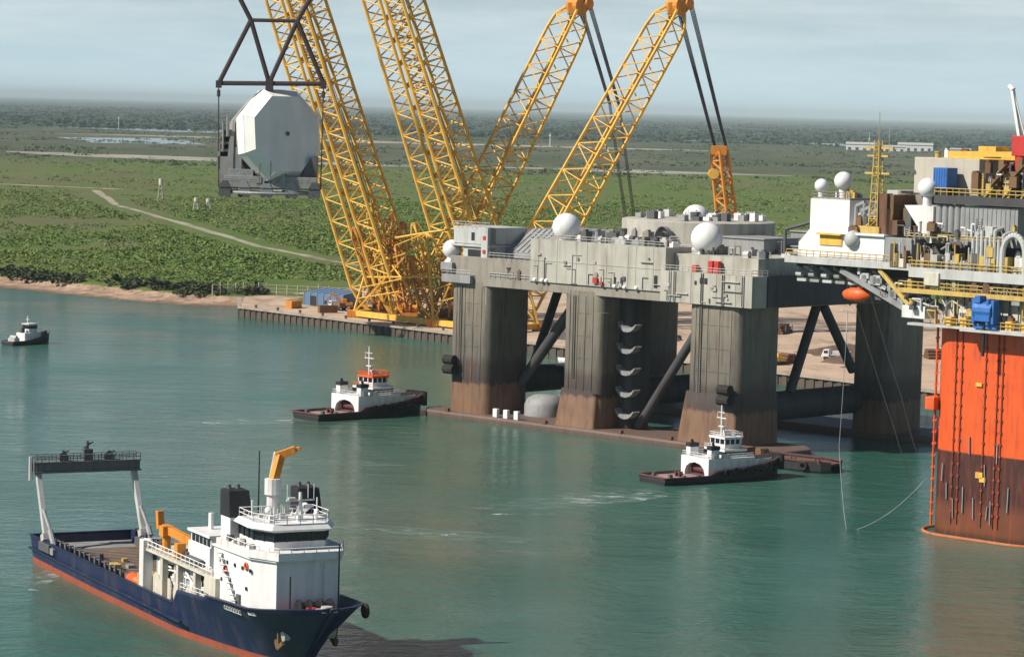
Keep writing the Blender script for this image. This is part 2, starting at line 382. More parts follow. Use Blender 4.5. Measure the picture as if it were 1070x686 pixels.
# water
def water():
    m, nt, p = new_mat('harbour_water'); co = objco(nt)
    big = noise(nt, mapping(nt, co, (1, .45, 1)), .011, 4, .55)
    med = noise(nt, mapping(nt, co, (1, .6, 1)), .045, 5, .6)
    c = mix(nt, ramp(nt, big, [(.36, 0), (.66, 1)]), (.026, .110, .078), (.060, .150, .122))
    c = mix(nt, ramp(nt, med, [(.45, 0), (.75, .6)]), c, (.080, .162, .130))
    silt = noise(nt, mapping(nt, co, (1, .5, 1), (40, 7, 0)), .006, 3, .5)
    c = mix(nt, ramp(nt, silt, [(.50, 0), (.68, .65)]), c, (.115, .128, .082))
    link(nt, c, p.inputs['Base Color']); p.inputs['IOR'].default_value = 1.33
    gust = noise(nt, mapping(nt, co, (.45, 1, 1), (5, 9, 0)), .018, 4, .6)
    link(nt, ramp(nt, gust, [(.35, .05), (.65, .20)]), p.inputs['Roughness'])
    w1 = noise(nt, mapping(nt, co, (.55, 1, 1)), .16, 5, .62)
    w2 = noise(nt, mapping(nt, co, (.7, 1, 1), (3, 1, 0)), .75, 4, .6)
    h = math_(nt, 'ADD', math_(nt, 'MULTIPLY', w1, 1.3), math_(nt, 'MULTIPLY', w2, .42))
    h = math_(nt, 'MULTIPLY', h, ramp(nt, gust, [(.34, .55), (.64, 1.25)]))
    bump(nt, p, h, .6, 1.0)
    b = MB(); b.quad((-6000, -600, 0), (3000, -600, 0), (3000, 3000, 0), (-6000, 3000, 0))
    tag(b.build('water', m), kind='structure')
water()
def foam_mat(name, colr, lo, hi, top, sc_):
    m, nt, p = new_mat(name); co = objco(nt)
    a = ramp(nt, noise(nt, mapping(nt, co, (.5, 1, 1)), sc_, 8, .72), [(lo, 0), (hi, top)])
    p.inputs['Base Color'].default_value = (*colr, 1); p.inputs['Roughness'].default_value = .8
    link(nt, a, p.inputs['Alpha']); return m
FOAM = foam_mat('churned_foam', (.62, .68, .66), .50, .66, .8, .35)
WASH = foam_mat('pale_wash', (.26, .38, .33), .46, .72, .55, .42)
def foam(name, pts, label, z=.03):
    return sheet(name, pts, z, FOAM if z < .035 else WASH, 'stuff', n=4, jit=1.0)
def streak(name, a, b_, wd, z=.03):
    """strip of churned water from a to b"""
    d = Vector((b_[0] - a[0], b_[1] - a[1])); L = d.length; d.normalize(); nrm = Vector((-d.y, d.x))
    pts = []
    for t, k in ((0, .3), (.3, .9), (.7, 1), (1, .4)): pts.append(tuple(Vector(a) + d * L * t + nrm * wd / 2 * k))
    for t, k in ((1, .4), (.7, 1), (.3, .8), (0, .3)): pts.append(tuple(Vector(a) + d * L * t - nrm * wd / 2 * k))
    return foam(name, pts, None, z)
# ------------------------------------------------------------------ vessels
def hull_shell(b, st, boot_z=None):
    """loft through stations (x, [(half breadth, z) keel..gunwale]); faces under boot_z get material 1"""
    k = len(st[0][1])
    for side in (-1, 1):
        for (xa, pa), (xb, pb) in zip(st[:-1], st[1:]):
            for i in range(k - 1):
                q = [(xa, side * pa[i][0], pa[i][1]), (xb, side * pb[i][0], pb[i][1]), (xb, side * pb[i + 1][0], pb[i + 1][1]), (xa, side * pa[i + 1][0], pa[i + 1][1])]
                mi = 1 if boot_z is not None and max(pa[i + 1][1], pb[i + 1][1]) <= boot_z else 0
                b.quad(*(q if side < 0 else q[::-1]), mi=mi)
    xa, pa = st[0]
    for i in range(k - 1):
        mi = 1 if boot_z is not None and pa[i + 1][1] <= boot_z else 0
        b.quad((xa, pa[i][0], pa[i][1]), (xa, -pa[i][0], pa[i][1]), (xa, -pa[i + 1][0], pa[i + 1][1]), (xa, pa[i + 1][0], pa[i + 1][1]), mi=mi)
    return b
def deck_poly(st, z, inset, x0, x1, n=24):
    """outline of a deck at height z inside the hull between x0 and x1"""
    def half(x):
        for (xa, pa), (xb, pb) in zip(st[:-1], st[1:]):
            if xa <= x <= xb:
                t = (x - xa) / (xb - xa)
                def hb(p):
                    for (ya, za), (yb, zb) in zip(p[:-1], p[1:]):
                        if za <= z <= zb: return ya + (yb - ya) * (z - za) / max(1e-6, zb - za)
                    return p[-1][0]
                return max(.02, hb(pa) * (1 - t) + hb(pb) * t - inset)
        return .02
    xs = [x0 + (x1 - x0) * i / n for i in range(n + 1)]
    return [(x, -half(x)) for x in xs] + [(x, half(x)) for x in reversed(xs)]

def ring(b, c, R_, r, axis='x', n=16, k=6):
    c = Vector(c)
    for i in range(n):
        pass
    vs, fs = [], []
    for i in range(n):
        a = 2 * math.pi * i / n
        for j in range(k):
            t = 2 * math.pi * j / k; rr = R_ + r * math.cos(t); q = (rr * math.cos(a), rr * math.sin(a), r * math.sin(t))
            v = {'x': (q[2], q[0], q[1]), 'y': (q[0], q[2], q[1]), 'z': q}[axis]; vs.append(c + Vector(v))
    for i in range(n):
        for j in range(k):
            fs.append((i * k + j, (i + 1) % n * k + j, (i + 1) % n * k + (j + 1) % k, i * k + (j + 1) % k))
    return b.add(vs, fs)

# ---- blue offshore supply vessel in the foreground
def supply_vessel():
    t = empty('supply_vessel', (-64.5, 432.0, 0), -1.105, 'long navy blue supply ship with white wheelhouse and a stern gantry, in the foreground', 'ship')
    key = ((0, 5.5, 7.6, 8, 4.2), (4, 6, 7.8, 8, 4.2), (30, 6.5, 7.9, 8, 4.2), (62.5, 6, 7.3, 8, 4.3), (64.0, 5.8, 7.15, 8, 6.2), (73.4, 4.6, 5.8, 8, 6.7), (74.6, 4.4, 5.6, 8, 7.2),
           (82, 3, 4.2, 7.75, 7.5), (88, 2, 3., 7.5, 7.7), (93, 1.2, 1.8, 6.8, 7.95), (97, .7, .95, 5.5, 8.2), (100.5, .3, .4, 3.6, 8.4), (103, .15, .2, 1.4, 8.55), (103.8, .04, .05, .1, 8.65))
    key = [((88 + (k_[0] - 88) * .55,) if k_[0] > 88 else (k_[0],)) + k_[1:] for k_ in key]
    S2 = []
    def prof(x, kb, wl, dk, top):
        pr = [(kb * .5, -3.), (wl * .985, -.6), (wl, .6), (wl + (dk - wl) * .02, .95)]
        return (x, pr + [(wl + (dk - wl) * (f ** 1.1), .95 + (top - .95) * f) for f in (.15, .3, .45, .6, .75, .9, 1.)])
    for ka, kc in zip(key[:-1], key[1:]):
        nsub = max(1, int((kc[0] - ka[0]) / 1.6)) if ka[0] >= 62 and kc[4] - ka[4] < 1.1 else 1
        for q in range(nsub): S2.append(prof(*[u_ + (v_ - u_) * q / nsub for u_, v_ in zip(ka, kc)]))
    S2.append(prof(*key[-1]))
    def rake(b):
        """rake the stem: forward stations move aft towards the waterline"""
        b.v = [((x - max(0, (x - 82) / 15) ** 1.2 * 9 * max(0, 1 - max(z, -3) / 8.5)) if x > 82 else x, y, z) for x, y, z in b.v]; return b
    b = rake(hull_shell(MB(), S2, .96))
    b.build('hull', [M['navy'], M['boot']], t, smooth=True, solid=.22)
    d = MB(); d.prism(deck_poly(S2, 2.8, .25, .2, 64), 2.5, 2.8); d.build('main_deck', M['deck_grey'], t)
    d = MB(); d.box(8.5, 44, -6.1, 6.1, 2.82, 3.0)
    for i in range(26): d.box(8.6 + i * 1.36, 8.72 + i * 1.36, -6.05, 6.05, 3.0, 3.06)
    d.build('work_deck', M['wood'], t)
    d = MB(); d.prism(deck_poly(S2, 6.0, .3, 64, 76), 5.5, 5.75); d.prism([(x, y) for x, y in deck_poly(S2, 6.5, .6, 75, 95.5)], 6.2, 6.5); rake(d).build('forecastle_deck', M['deck_grey'], t)
    r = MB()
    for s in (-1, 1):
        r.bar((0, s * 8.0, 4.25), (62.5, s * 8.0, 4.35), .45, .14)
        r.bar((0, s * 8.12, 2.3), (66, s * 8.12, 2.3), .3, .3)
        pts = [(75, 8, 7.25), (82, 7.75, 7.55), (88, 7.5, 7.75), (90.75, 6.8, 8.0), (92.95, 5.5, 8.25), (94.9, 3.6, 8.45), (96.25, 1.4, 8.6)]
        for p, q in zip(pts[:-1], pts[1:]): r.bar((p[0], s * p[1], p[2]), (q[0], s * q[1], q[2]), .5, .14)
    r.bar((0, -8, 4.25), (0, 8, 4.25), .45, .14)
    rake(r).build('gunwale_cap', M['navy'], t)
    # stanchion posts inside the stern bulwark
    for s in (-1, 1):
        for i in range(17):
            p = MB(); x = 4 + i * 2.25; p.box(x, x + .45, s * 7.3 - .25, s * 7.3 + .25, 2.8, 5.1); p.bar((x + .2, s * 7.3, 4.6), (x + .2, s * 6.6, 2.9), .25, .25)
            p.build('bulwark_post', M['dark_steel'] if i % 3 else M['navy'], t)
    p = MB()
    for s in (-1, 1): p.tube((4, s * 7.3, 4.9), (41, s * 7.3, 4.9), .12); p.box(9, 40, s * 6.9 - .25, s * 6.9 + .25, 2.8, 3.6)
    p.build('crash_barrier', M['dark_steel'], t)
    # stern gantry
    g = empty('stern_gantry', (0, 0, 0)); g.parent = t
    for s in (-1, 1):
        l = MB(); l.bar((7.2, s * 7.6, 3.2), (1.6, s * 7.5, 14.3), .8, .9); l.bar((6.6, s * 7.6, 4.2), (6.2, s * 7.6, 5.2), 1.3, 1.4); l.build('gantry_leg', M['light_steel'], g, bevel=.06)
        l = MB(); l.tube((11, s * 7.6, 3.3), (8.4, s * 7.6, 6.0), .42, 8); l.tube((8.4, s * 7.6, 6.0), (5., s * 7.6, 8.6), .24, 8); l.box(10.2, 12, s * 7.6 - .7, s * 7.6 + .7, 2.8, 3.7); l.build('hydraulic_ram', M['steel'], g)
        l = MB(); l.box(5.5, 10.5, s * 7.5 - 1.0, s * 7.5 + .4, 2.8, 4.1); l.box(8.8, 14, s * 7.2 - .7, s * 7.2 + .7, 2.8, 3.8); l.build('gantry_foot', M['dark_steel'], g, bevel=.08)
    c = MB(); c.box(.8, 2.4, -8.3, 8.3, 13.9, 15.3); c.box(.5, 2.7, -8.4, 8.4, 13.7, 13.95); c.box(.5, 2.7, -8.4, 8.4, 15.25, 15.4)
    c.rail([(0.6, -8.3, 15.4), (.6, 8.3, 15.4)], 1.0, 1.1, .06); c.rail([(2.6, -8.3, 15.4), (2.6, 8.3, 15.4)], 1.0, 1.1, .06)
    for i in range(15): c.box(.72, .8, -8 + i * 1.12, -7.8 + i * 1.12, 13.9, 15.3); c.box(2.4, 2.5, -8 + i * 1.12, -7.8 + i * 1.12, 13.9, 15.3)
    c.build('gantry_crossbeam', M['gantry'], g)
    for y, hh in ((-3.6, 1.7), (.2, 3.0), (3.6, 1.5)):
        k = MB(); k.box(1.0, 2.2, y - .7, y + .7, 15.3, 15.3 + hh * .6); k.tube((1.6, y, 15.3), (1.6, y, 15.3 + hh), .22); k.tube((1.6, y - .6, 15.2 + hh * .7), (1.6, y + .9, 15.2 + hh), .16)
        k.lathe([(.01, 0), (.8, 0), (.8, .35), (.01, .35)], n=14); kk = len(k.v); k.v[-56:] = [(1.45 + vz, y + vx, 15.9 + vy) for vx, vy, vz in k.v[-56:]]
        k.build('sheave_block', M['dark_steel'], g)
    k = MB(); k.tube((1.6, -8.6, 12.6), (1.6, -8.6, 16.2), .3); k.build('gantry_lamp_post', M['light_steel'], g)
    # deck house: shelter deck, open starboard side with white machinery
    h = MB(); h.box(48, 76, -7.2, 7.2, 9.2, 9.5); h.box(48, 76, 6.9, 7.2, 5.7, 9.2); h.box(72, 76, -7.2, 7.2, 5.7, 9.2); h.box(49, 72, -1.4, -1.1, 2.8, 9.2); h.box(48, 48.4, -7.2, 7.0, 7.6, 9.2)
    for x in (54.5, 60.5, 67): h.box(x, x + .9, -6.9, -6.1, 2.8 if x < 62 else 5.7, 9.2)
    h.build('shelter_deck', M['cream'], t)
    
    for x0, x1, z0, z1 in ((49.7, 53.2, 5.0, 9.15), (53.2, 57.8, 3.0, 6.6), (58.6, 63.4, 5.2, 9.15), (63.4, 68.6, 5.8, 7.9), (68.8, 71.9, 5.8, 9.15)):
        f = MB(); f.box(x0, x1, -5.7, -5.5, z0, z1); f.box(x0, x1, -5.78, -5.7, z1 - .2, z1)
        for k in range(int((x1 - x0) / .9)): f.box(x0 + .4 + k * .9, x0 + .5 + k * .9, -5.78, -5.7, z0, z1 - .2)
        f.build('side_panel', M['white'], t)
    for s in (-1, 1): f = MB(); f.box(48.0, 49.6, s * 6.9 - .7, s * 6.9 + .7, 2.8, 10.6); f.build('winch_house_pillar', M['white'], t, bevel=.08)
    q = MB(); q.rail([(48.2, 7, 9.5), (48.2, -7, 9.5), (74, -7, 9.5)], 1.1, 1.6, .07); q.build('railing', M['white'], t)
    rnd = random.Random(11)
    for i in range(5):
        x = 51 + i * 4.2
        d = MB(); d.tube((x, -6.0, 4.6), (x, -2.0, 4.6), 1.25, 16)
        for yy in (-6.1, -4.0, -1.9): d.tube((x, yy - .1, 4.6), (x, yy + .1, 4.6), 1.75, 18)
        d.box(x - 1.7, x + 1.7, -6.3, -1.8, 2.8, 3.3); d.build('winch_drum', M['cream'], t)
    for i in range(16):
        x = rnd.uniform(50, 70); y = rnd.uniform(-5.4, -4.2); d = MB(); s1, s2 = rnd.uniform(.4, 1.1), rnd.uniform(.8, 2.4)
        d.box(x - s1, x + s1, y - .5, y + .5, 2.8 if i % 2 else 6.2, (2.8 if i % 2 else 6.2) + s2); d.build('machinery_box', M['white'] if i % 3 else M['cream'], t, bevel=.06)
    d = MB()
    for i in range(12): x = rnd.uniform(50, 71); d.tube((x, -6.0, 6.2), (x, -6.0, 9.2), .14); d.tube((x, -6.0, rnd.uniform(6.5, 8.5)), (min(72, x + rnd.uniform(2, 6)), -6.0, rnd.uniform(6.5, 8.5)), .14)
    d.build('pipework', M['white'], t)
    # red rescue gear by the bulwark
    d = MB(); d.tube((42.5, -6.6, 4.1), (45.2, -6.6, 4.1), 1.05, 12); d.tube((45.2, -6.6, 4.1), (46.3, -6.6, 4.1), 1.05, 12, r2=.5); d.tube((42.5, -6.6, 4.1), (41.4, -6.6, 4.1), 1.05, 12, r2=.5); d.build('rescue_capsule', M['orange'], t, smooth=True)
    d = MB(); d.box(46.6, 48, -7.4, -6, 2.8, 5.6); d.build('fire_locker', M['orange_y'], t, bevel=.05)
    d = MB()
    for x, y in ((39, -5.4), (40.8, -4.7), (38, 5), (41, 5.5), (45.6, 3), (46.2, -2)): d.box(x, x + 1.3, y, y + 1.6, 2.9, 4.4)
    d.build('deck_locker', M['light_steel'], t, bevel=.06)
    # main superstructure: flat bright sides, chamfered front
    low = [(74, -6.7), (85.4, -6.2), (89.4, -4.3), (89.4, 4.0), (85.4, 5.9), (74, 6.3)]
    su = MB(); su.prism(low, 6.4, 13.5); su.prism(offs(low, .35), 13.5, 13.75)
    su.build('accommodation_block', M['white_clean'], t)
    su = MB(); su.prism([(75, -6.8), (85.8, -6.6), (90.2, -4.4), (90.2, 4.1), (85.8, 6.2), (75, 6.2)], 13.75, 14.7); 
    su.build('bridge_bulwark', M['white'], t)
    wh = [(79, -5.2), (84.4, -5.4), (87.4, -3.9), (87.4, 2.9), (84.4, 4.5), (79, 4.5)]
    a = MB(); a.prism(wh, 13.7, 15.7); a.prism(offs(wh, -.2), 15.7, 16.9); a.build('wheelhouse', M['white_clean'], t)
    gls = MB(); ins = offs(wh, .06); nn = len(ins)
    gls.prism(offs(wh, .02), 15.72, 16.88); mu = gls; mu.cur = 1
    for i in range(nn):
        p, q = Vector((*ins[i], 0)), Vector((*ins[(i + 1) % nn], 0)); kn = max(2, int((q - p).length / 1.5))
        for j in range(kn): c = p.lerp(q, j / kn); mu.box(c.x - .09, c.x + .09, c.y - .09, c.y + .09, 15.7, 16.9)
    mu.build('window_band', [M['glass'], M['black']], t)
    rf = MB(); rf.prism(offs(wh, .1), 16.9, 17.25, poly2=offs(wh, .9)); rf.prism(offs(wh, .9), 17.25, 17.9, poly2=offs(wh, .2)); rf.build('wheelhouse_roof', M['white_clean'], t)
    q = MB(); ro = [(*p, 17.9) for p in offs(wh, .1)]; q.rail(ro + ro[:1], 1.1, 1.5, .06); q.rail([(77, -6.7, 14.7), (85.8, -6.5, 14.7), (90.1, -4.3, 14.7), (90.1, 4.0, 14.7), (85.8, 6.1, 14.7)], .6, 1.5, .06, 1); q.build('bridge_railing', M['white'], t)
    # portholes and doors
    d = MB()
    for z in (9.6, 12.0):
        for x in ((76, 78.4, 80.8, 83.2, 85.6) if z > 11 else (76.6, 79.4, 84.5)): y = -6.7 + (x - 74) / 30; d = MB(); d.tube((x, y - .08, z), (x, y + .05, z), .26, 10); d.build('porthole', M['glass'], t)
    d = MB(); d.box(81.6, 82.7, -6.56, -6.3, 6.5, 8.5); d.build('door', M['dark_steel'], t)
    d = MB()
    for i in range(9): d.box(76.5 + i * .62, 77.1 + i * .62, -7.3, -6.7, 12.9 - i * .66, 13.0 - i * .66)
    d.bar((76.3, -7.3, 13.2), (81.8, -7.3, 7.3), .08, .3); d.build('outside_stair', M['white'], t)
    for x, y, z in ((84.4, -6.4, 12.4), (78, -6.7, 11)):
        k = MB(); ring(k, (x, y, z), .42, .12, 'y', 14, 6); k.build('lifebuoy', M['orange'], t, smooth=True)
    rn = random.Random(8)
    for i in range(14):
        k = MB(); x, y = rn.uniform(77, 84.5), rn.choice((-6.1, -5.8, 5.2)); h = rn.uniform(.5, 1.5); k.box(x, x + rn.uniform(.4, 1.2), y - .35, y + .35, 13.75, 14.2 + h); k.build('bridge_deck_box', rn.choice([M['white'], M['light_steel'], M['white_clean'], M['dark_steel']]), t)
    for i in range(12):
        k = MB(); x, y = rn.uniform(80, 86), rn.uniform(-4, 3); h = rn.uniform(.5, 1.6); k.box(x, x + .5, y, y + .5, 17.9, 17.9 + h * .5); k.tube((x + .2, y + .2, 17.9), (x + .2, y + .2, 18.3 + h), .06); k.build('roof_fitting', rn.choice([M['white'], M['light_steel'], M['white']]), t)
    k = MB(); k.box(89.38, 89.55, 1.5, 1.6, 8, 13.2); k.box(89.38, 89.55, 2.0, 2.1, 8, 13.2)
    for i in range(12): k.box(89.38, 89.5, 1.5, 2.1, 7.2 + i * .5, 7.25 + i * .5)
    k.build('front_ladder', M['white'], t)
    for i in range(8): k = MB(); x = rn.uniform(10, 42); y = rn.uniform(-5.5, 5.5); k.box(x, x + rn.uniform(.6, 2.4), y, y + rn.uniform(.5, 1.5), 3.0, 3.0 + rn.uniform(.3, 1.0)); k.build('deck_cargo', rn.choice([M['dark_steel'], M['rust'], M['steel'], M['yellow2']]), t)
    k = MB(); k.path([(12, -3, 3.1), (20, -2.4, 3.1), (30, -3.4, 3.1), (44, -1.2, 3.1), (50, -3, 3.6)], .1, 5); k.build('tow_wire', M['cable'], t)
    # funnels
    for s in (-1, 1):
        f = empty('funnel', (0, 0, 0)); f.parent = t; c = s * 4.8
        k = MB(); k.prism([(75.2, c - 1.5), (78.6, c - 1.5), (78.6, c + 1.5), (75.2, c + 1.5)], 9.4, 17.6, poly2=[(75, c - 1.45), (78.2, c - 1.45), (78.2, c + 1.45), (75, c + 1.45)]); k.build('funnel_base', M['white_clean'], f, bevel=.1)
        k = MB(); k.prism([(74.9, c - 1.55), (78.3, c - 1.55), (78.3, c + 1.55), (74.9, c + 1.55)], 17.6, 20.9, poly2=[(74.5, c - 1.4), (77.5, c - 1.4), (77.5, c + 1.4), (74.5, c + 1.4)]); k.build('funnel_top', M['black'], f, bevel=.1)
        k = MB(); k.tube((75.6, c - .6, 20.7), (75.4, c - .6, 21.4), .3, 8); k.tube((75.6, c + .6, 20.7), (75.4, c + .6, 21.4), .3, 8); k.build('exhaust_pipe', M['dark_steel'], f)
    k = MB(); k.lathe([(.02, -.06), (.7, -.06), (.7, .06), (.02, .06)], n=16); k.v = [(76.4 + x, -6.52 + z, 14 + y) for x, y, z in k.v]; k.build('funnel_badge', M['black'], t)
    # masts and aerials
    k = MB(); k.tube((84.5, .8, 17.9), (84.2, .8, 21.4), .32, 8, r2=.2); k.tube((84.3, -1.1, 20.4), (84.3, 2.7, 20.4), .12); k.tube((84.3, -.6, 19.4), (84.3, 2.2, 19.4), .1); k.box(83.9, 84.6, -.9, .1, 20.5, 20.75); k.box(83.9, 84.6, 1.3, 2.5, 19.5, 19.75)
    for y in (-1, 1.8, 2.6): k.tube((84.3, y, 20.4), (84.3, y, 22.4), .05)
    for x, y, z in ((85, -3, 19.8), (82.5, 3.8, 20.4), (80, -4, 20)): a_ = MB(); a_.tube((x, y, 17.8), (x, y, z), .1); a_.build('aerial', M['white'], t)
    k.tube((82, 1, 17.9), (84.2, .8, 20), .1)
    k.build('radar_mast', M['white'], t)
    for x, y, r_ in ((82, -2.6, .5), (80.5, 3.0, .6), (85.6, 2.4, .35), (83.4, 3.4, .35)):
        k = MB(); k.tube((x, y, 17.8), (x, y, 18.5), .15); k.sphere((x, y, 18.5 + r_ * .7), r_, 12); k.build('satellite_dome', M['white_clean'], t, smooth=True)
    k = MB(); k.tube((76.9, -1.9, 9.5), (76.9, -1.9, 25.8), .14, 6, r2=.08); k.build('whip_antenna', M['black'], t)
    # knuckle crane behind the wheelhouse
    cr = empty('deck_crane', (0, 0, 0)); cr.parent = t
    k = MB(); k.tube((78.4, -.6, 13.6), (78.4, -.6, 21.6), .75, 12); k.tube((78.4, -.6, 20.4), (78.4, -.6, 22.4), 1.05, 12); k.build('crane_pedestal', M['white'], cr)
    k = MB(); k.bar((78.3, -.6, 21.6), (77.8, .6, 25.3), .85, 1.1); k.bar((78.2, -.2, 22), (77.9, .4, 24.2), 1.2, .6); k.build('lower_boom', M['orange_y'], cr, bevel=.06)
    k = MB(); k.bar((77.6, .1, 25.1), (78.4, 2.4, 26.0), .8, 1.0); k.bar((78.2, 2.0, 25.9), (78.7, 3.0, 26.2), .45, .5); k.build('upper_boom', M['orange_y'], cr, bevel=.06)
    k = MB(); k.tube((78.1, -.9, 22.2), (77.0, .2, 25.6), .18, 8); k.build('luffing_ram', M['light_steel'], cr)
    # aft control cabin
    cb = empty('control_cabin', (0, 0, 0)); cb.parent = t
    k = MB(); k.box(60.5, 68.5, -5.2, -.6, 9.5, 12.2); k.box(61, 68.5, -5.0, -.8, 12.2, 13.5); k.box(60.6, 68.8, -5.4, -.4, 13.5, 13.85); k.tube((63, -3, 13.8), (63, -3, 16), .35, 8); k.build('cabin_wall', M['white_clean'], cb)
    k = MB()
    for i in range(5): k.box(61.5 + i * 1.4, 62.6 + i * 1.4, -5.06, -4.94, 12.3, 13.35)
    for i in range(3): k.box(60.94, 61.06, -4.7 + i * 1.3, -3.7 + i * 1.3, 12.3, 13.35)
    k.build('cabin_window', M['glass'], cb)
    k = MB(); k.box(58, 61, -5.6, -3, 9.5, 10.6); k.box(62, 67, -6.4, -5.4, 9.5, 10.4); k.build('hatch_cover', M['dark_steel'], t)
    c2 = empty('deck_crane', (0, 0, 0)); c2.parent = t
    k = MB(); k.tube((53.2, -5.6, 9.5), (53.2, -5.6, 12.0), .6, 10); k.box(52.4, 54, -6.4, -4.8, 11.6, 13.0); k.build('crane_pedestal', M['orange_y'], c2)
    k = MB(); k.bar((52.3, -5.6, 12.6), (60, -4.2, 11.6), .9, 1.1); k.bar((51.6, -5.9, 12.4), (51.4, -6, 14.8), .9, .9); k.build('crane_boom', M['orange_y'], c2, bevel=.06)
    k = MB(); k.box(59.0, 60.2, -6.6, -5.4, 9.5, 11.6); k.build('hose_reel', M['orange_y'], t)
    # foredeck gear, bow
    k = MB(); k.tube((91.4, -2.0, 7.9), (91.4, 2.0, 7.9), .9, 12)
    for y in (-2.1, -.7, .7, 2.1): k.tube((91.4, y - .12, 7.9), (91.4, y + .12, 7.9), 1.2, 14)
    k.box(90.2, 92.6, -2.1, 2.1, 6.5, 7.2); k.build('anchor_windlass', M['black'], t)
    for y in (-1.2, 1.2):
        k = MB(); k.tube((93.2, y - .4, 6.5), (93.2, y - .4, 8.4), .28, 8); k.tube((93.2, y + .4, 6.5), (93.2, y + .4, 8.4), .28, 8); k.box(92.9, 93.5, y - .7, y + .7, 6.5, 6.8); k.build('bollard', M['red'], t)
    for x, y, z in ((90.4, 3.6, 15.6), (91.2, -3.2, 12)): k = MB(); k.tube((x, y, 6.4), (x, y, z), .1); k.build('jack_staff', M['black'], t)
    k = MB(); k.box(89.9, 90.8, -3.6, -2.4, 6.5, 7.5); k.build('deck_box', M['red'], t)
    for i in range(1):
        k = MB(); ring(k, (91.6, 6.75, 7.3), .7, .3, 'y', 18, 8); k.build('tyre_fender', M['rubber'], t, smooth=True)
    k = MB(); k.tube((95.2, 0, 8.4), (95.2, 0, 8.8), .7, 12); k.box(94.0, 96.2, -1.0, 1.0, 8.15, 8.4); k.build('bow_roller', M['light_steel'], t)
    for s in (-1, 1):
        an = MB(); x, y, z = 89.3, s * 3.35, 4.5
        an.tube((x, y - s * .5, z + .1), (x + .25, y + s * .3, z - .1), .95, 12, r2=.8); an.build('hawse_pipe', M['light_steel'], t)
        an = MB(); an.bar((x + .1, y + s * .5, z + .4), (x - .1, y + s * .35, z - 1.6), .35, .35); an.bar((x - 1.1, y + s * .35, z - .9), (x - .1, y + s * .5, z - 1.7), .4, .5); an.bar((x + .9, y + s * .25, z - .9), (x - .1, y + s * .5, z - 1.7), .4, .5); an.build('anchor', M['brown'], t)
    # small white name marks near the bulwark, too small to read in the photograph
    k = MB()
    for i in range(7): x = 80.5 + i * .7; y = -7.5 + (x - 80.5) * .07; k.bar((x, y, 6.5), (x + .06, y - .06, 6.95), .12, .34)
    k.bar((80.2, -7.42, 6.42), (85, -7.1, 6.42), .1, .08); k.build('name_lettering', M['white_clean'], t)
    k = MB(); k.add([(87.2, -7.05, 6.8), (88.6, -6.65, 6.85), (88.6, -6.9, 7.4), (87.2, -7.25, 7.35), (87.2, -6.7, 6.8), (88.6, -6.3, 6.85), (88.6, -6.5, 7.4), (87.2, -6.9, 7.35)], [(0, 1, 2, 3), (7, 6, 5, 4), (0, 4, 5, 1), (1, 5, 6, 2), (2, 6, 7, 3), (3, 7, 4, 0)]); k.build('name_board', M['white_clean'], t)
    q = MB(); q.rail([(64.5, -7.7, 6.2), (73.5, -7.75, 6.6)], 1.0, 1.5, .06); q.build('side_railing', M['white'], t)
supply_vessel()

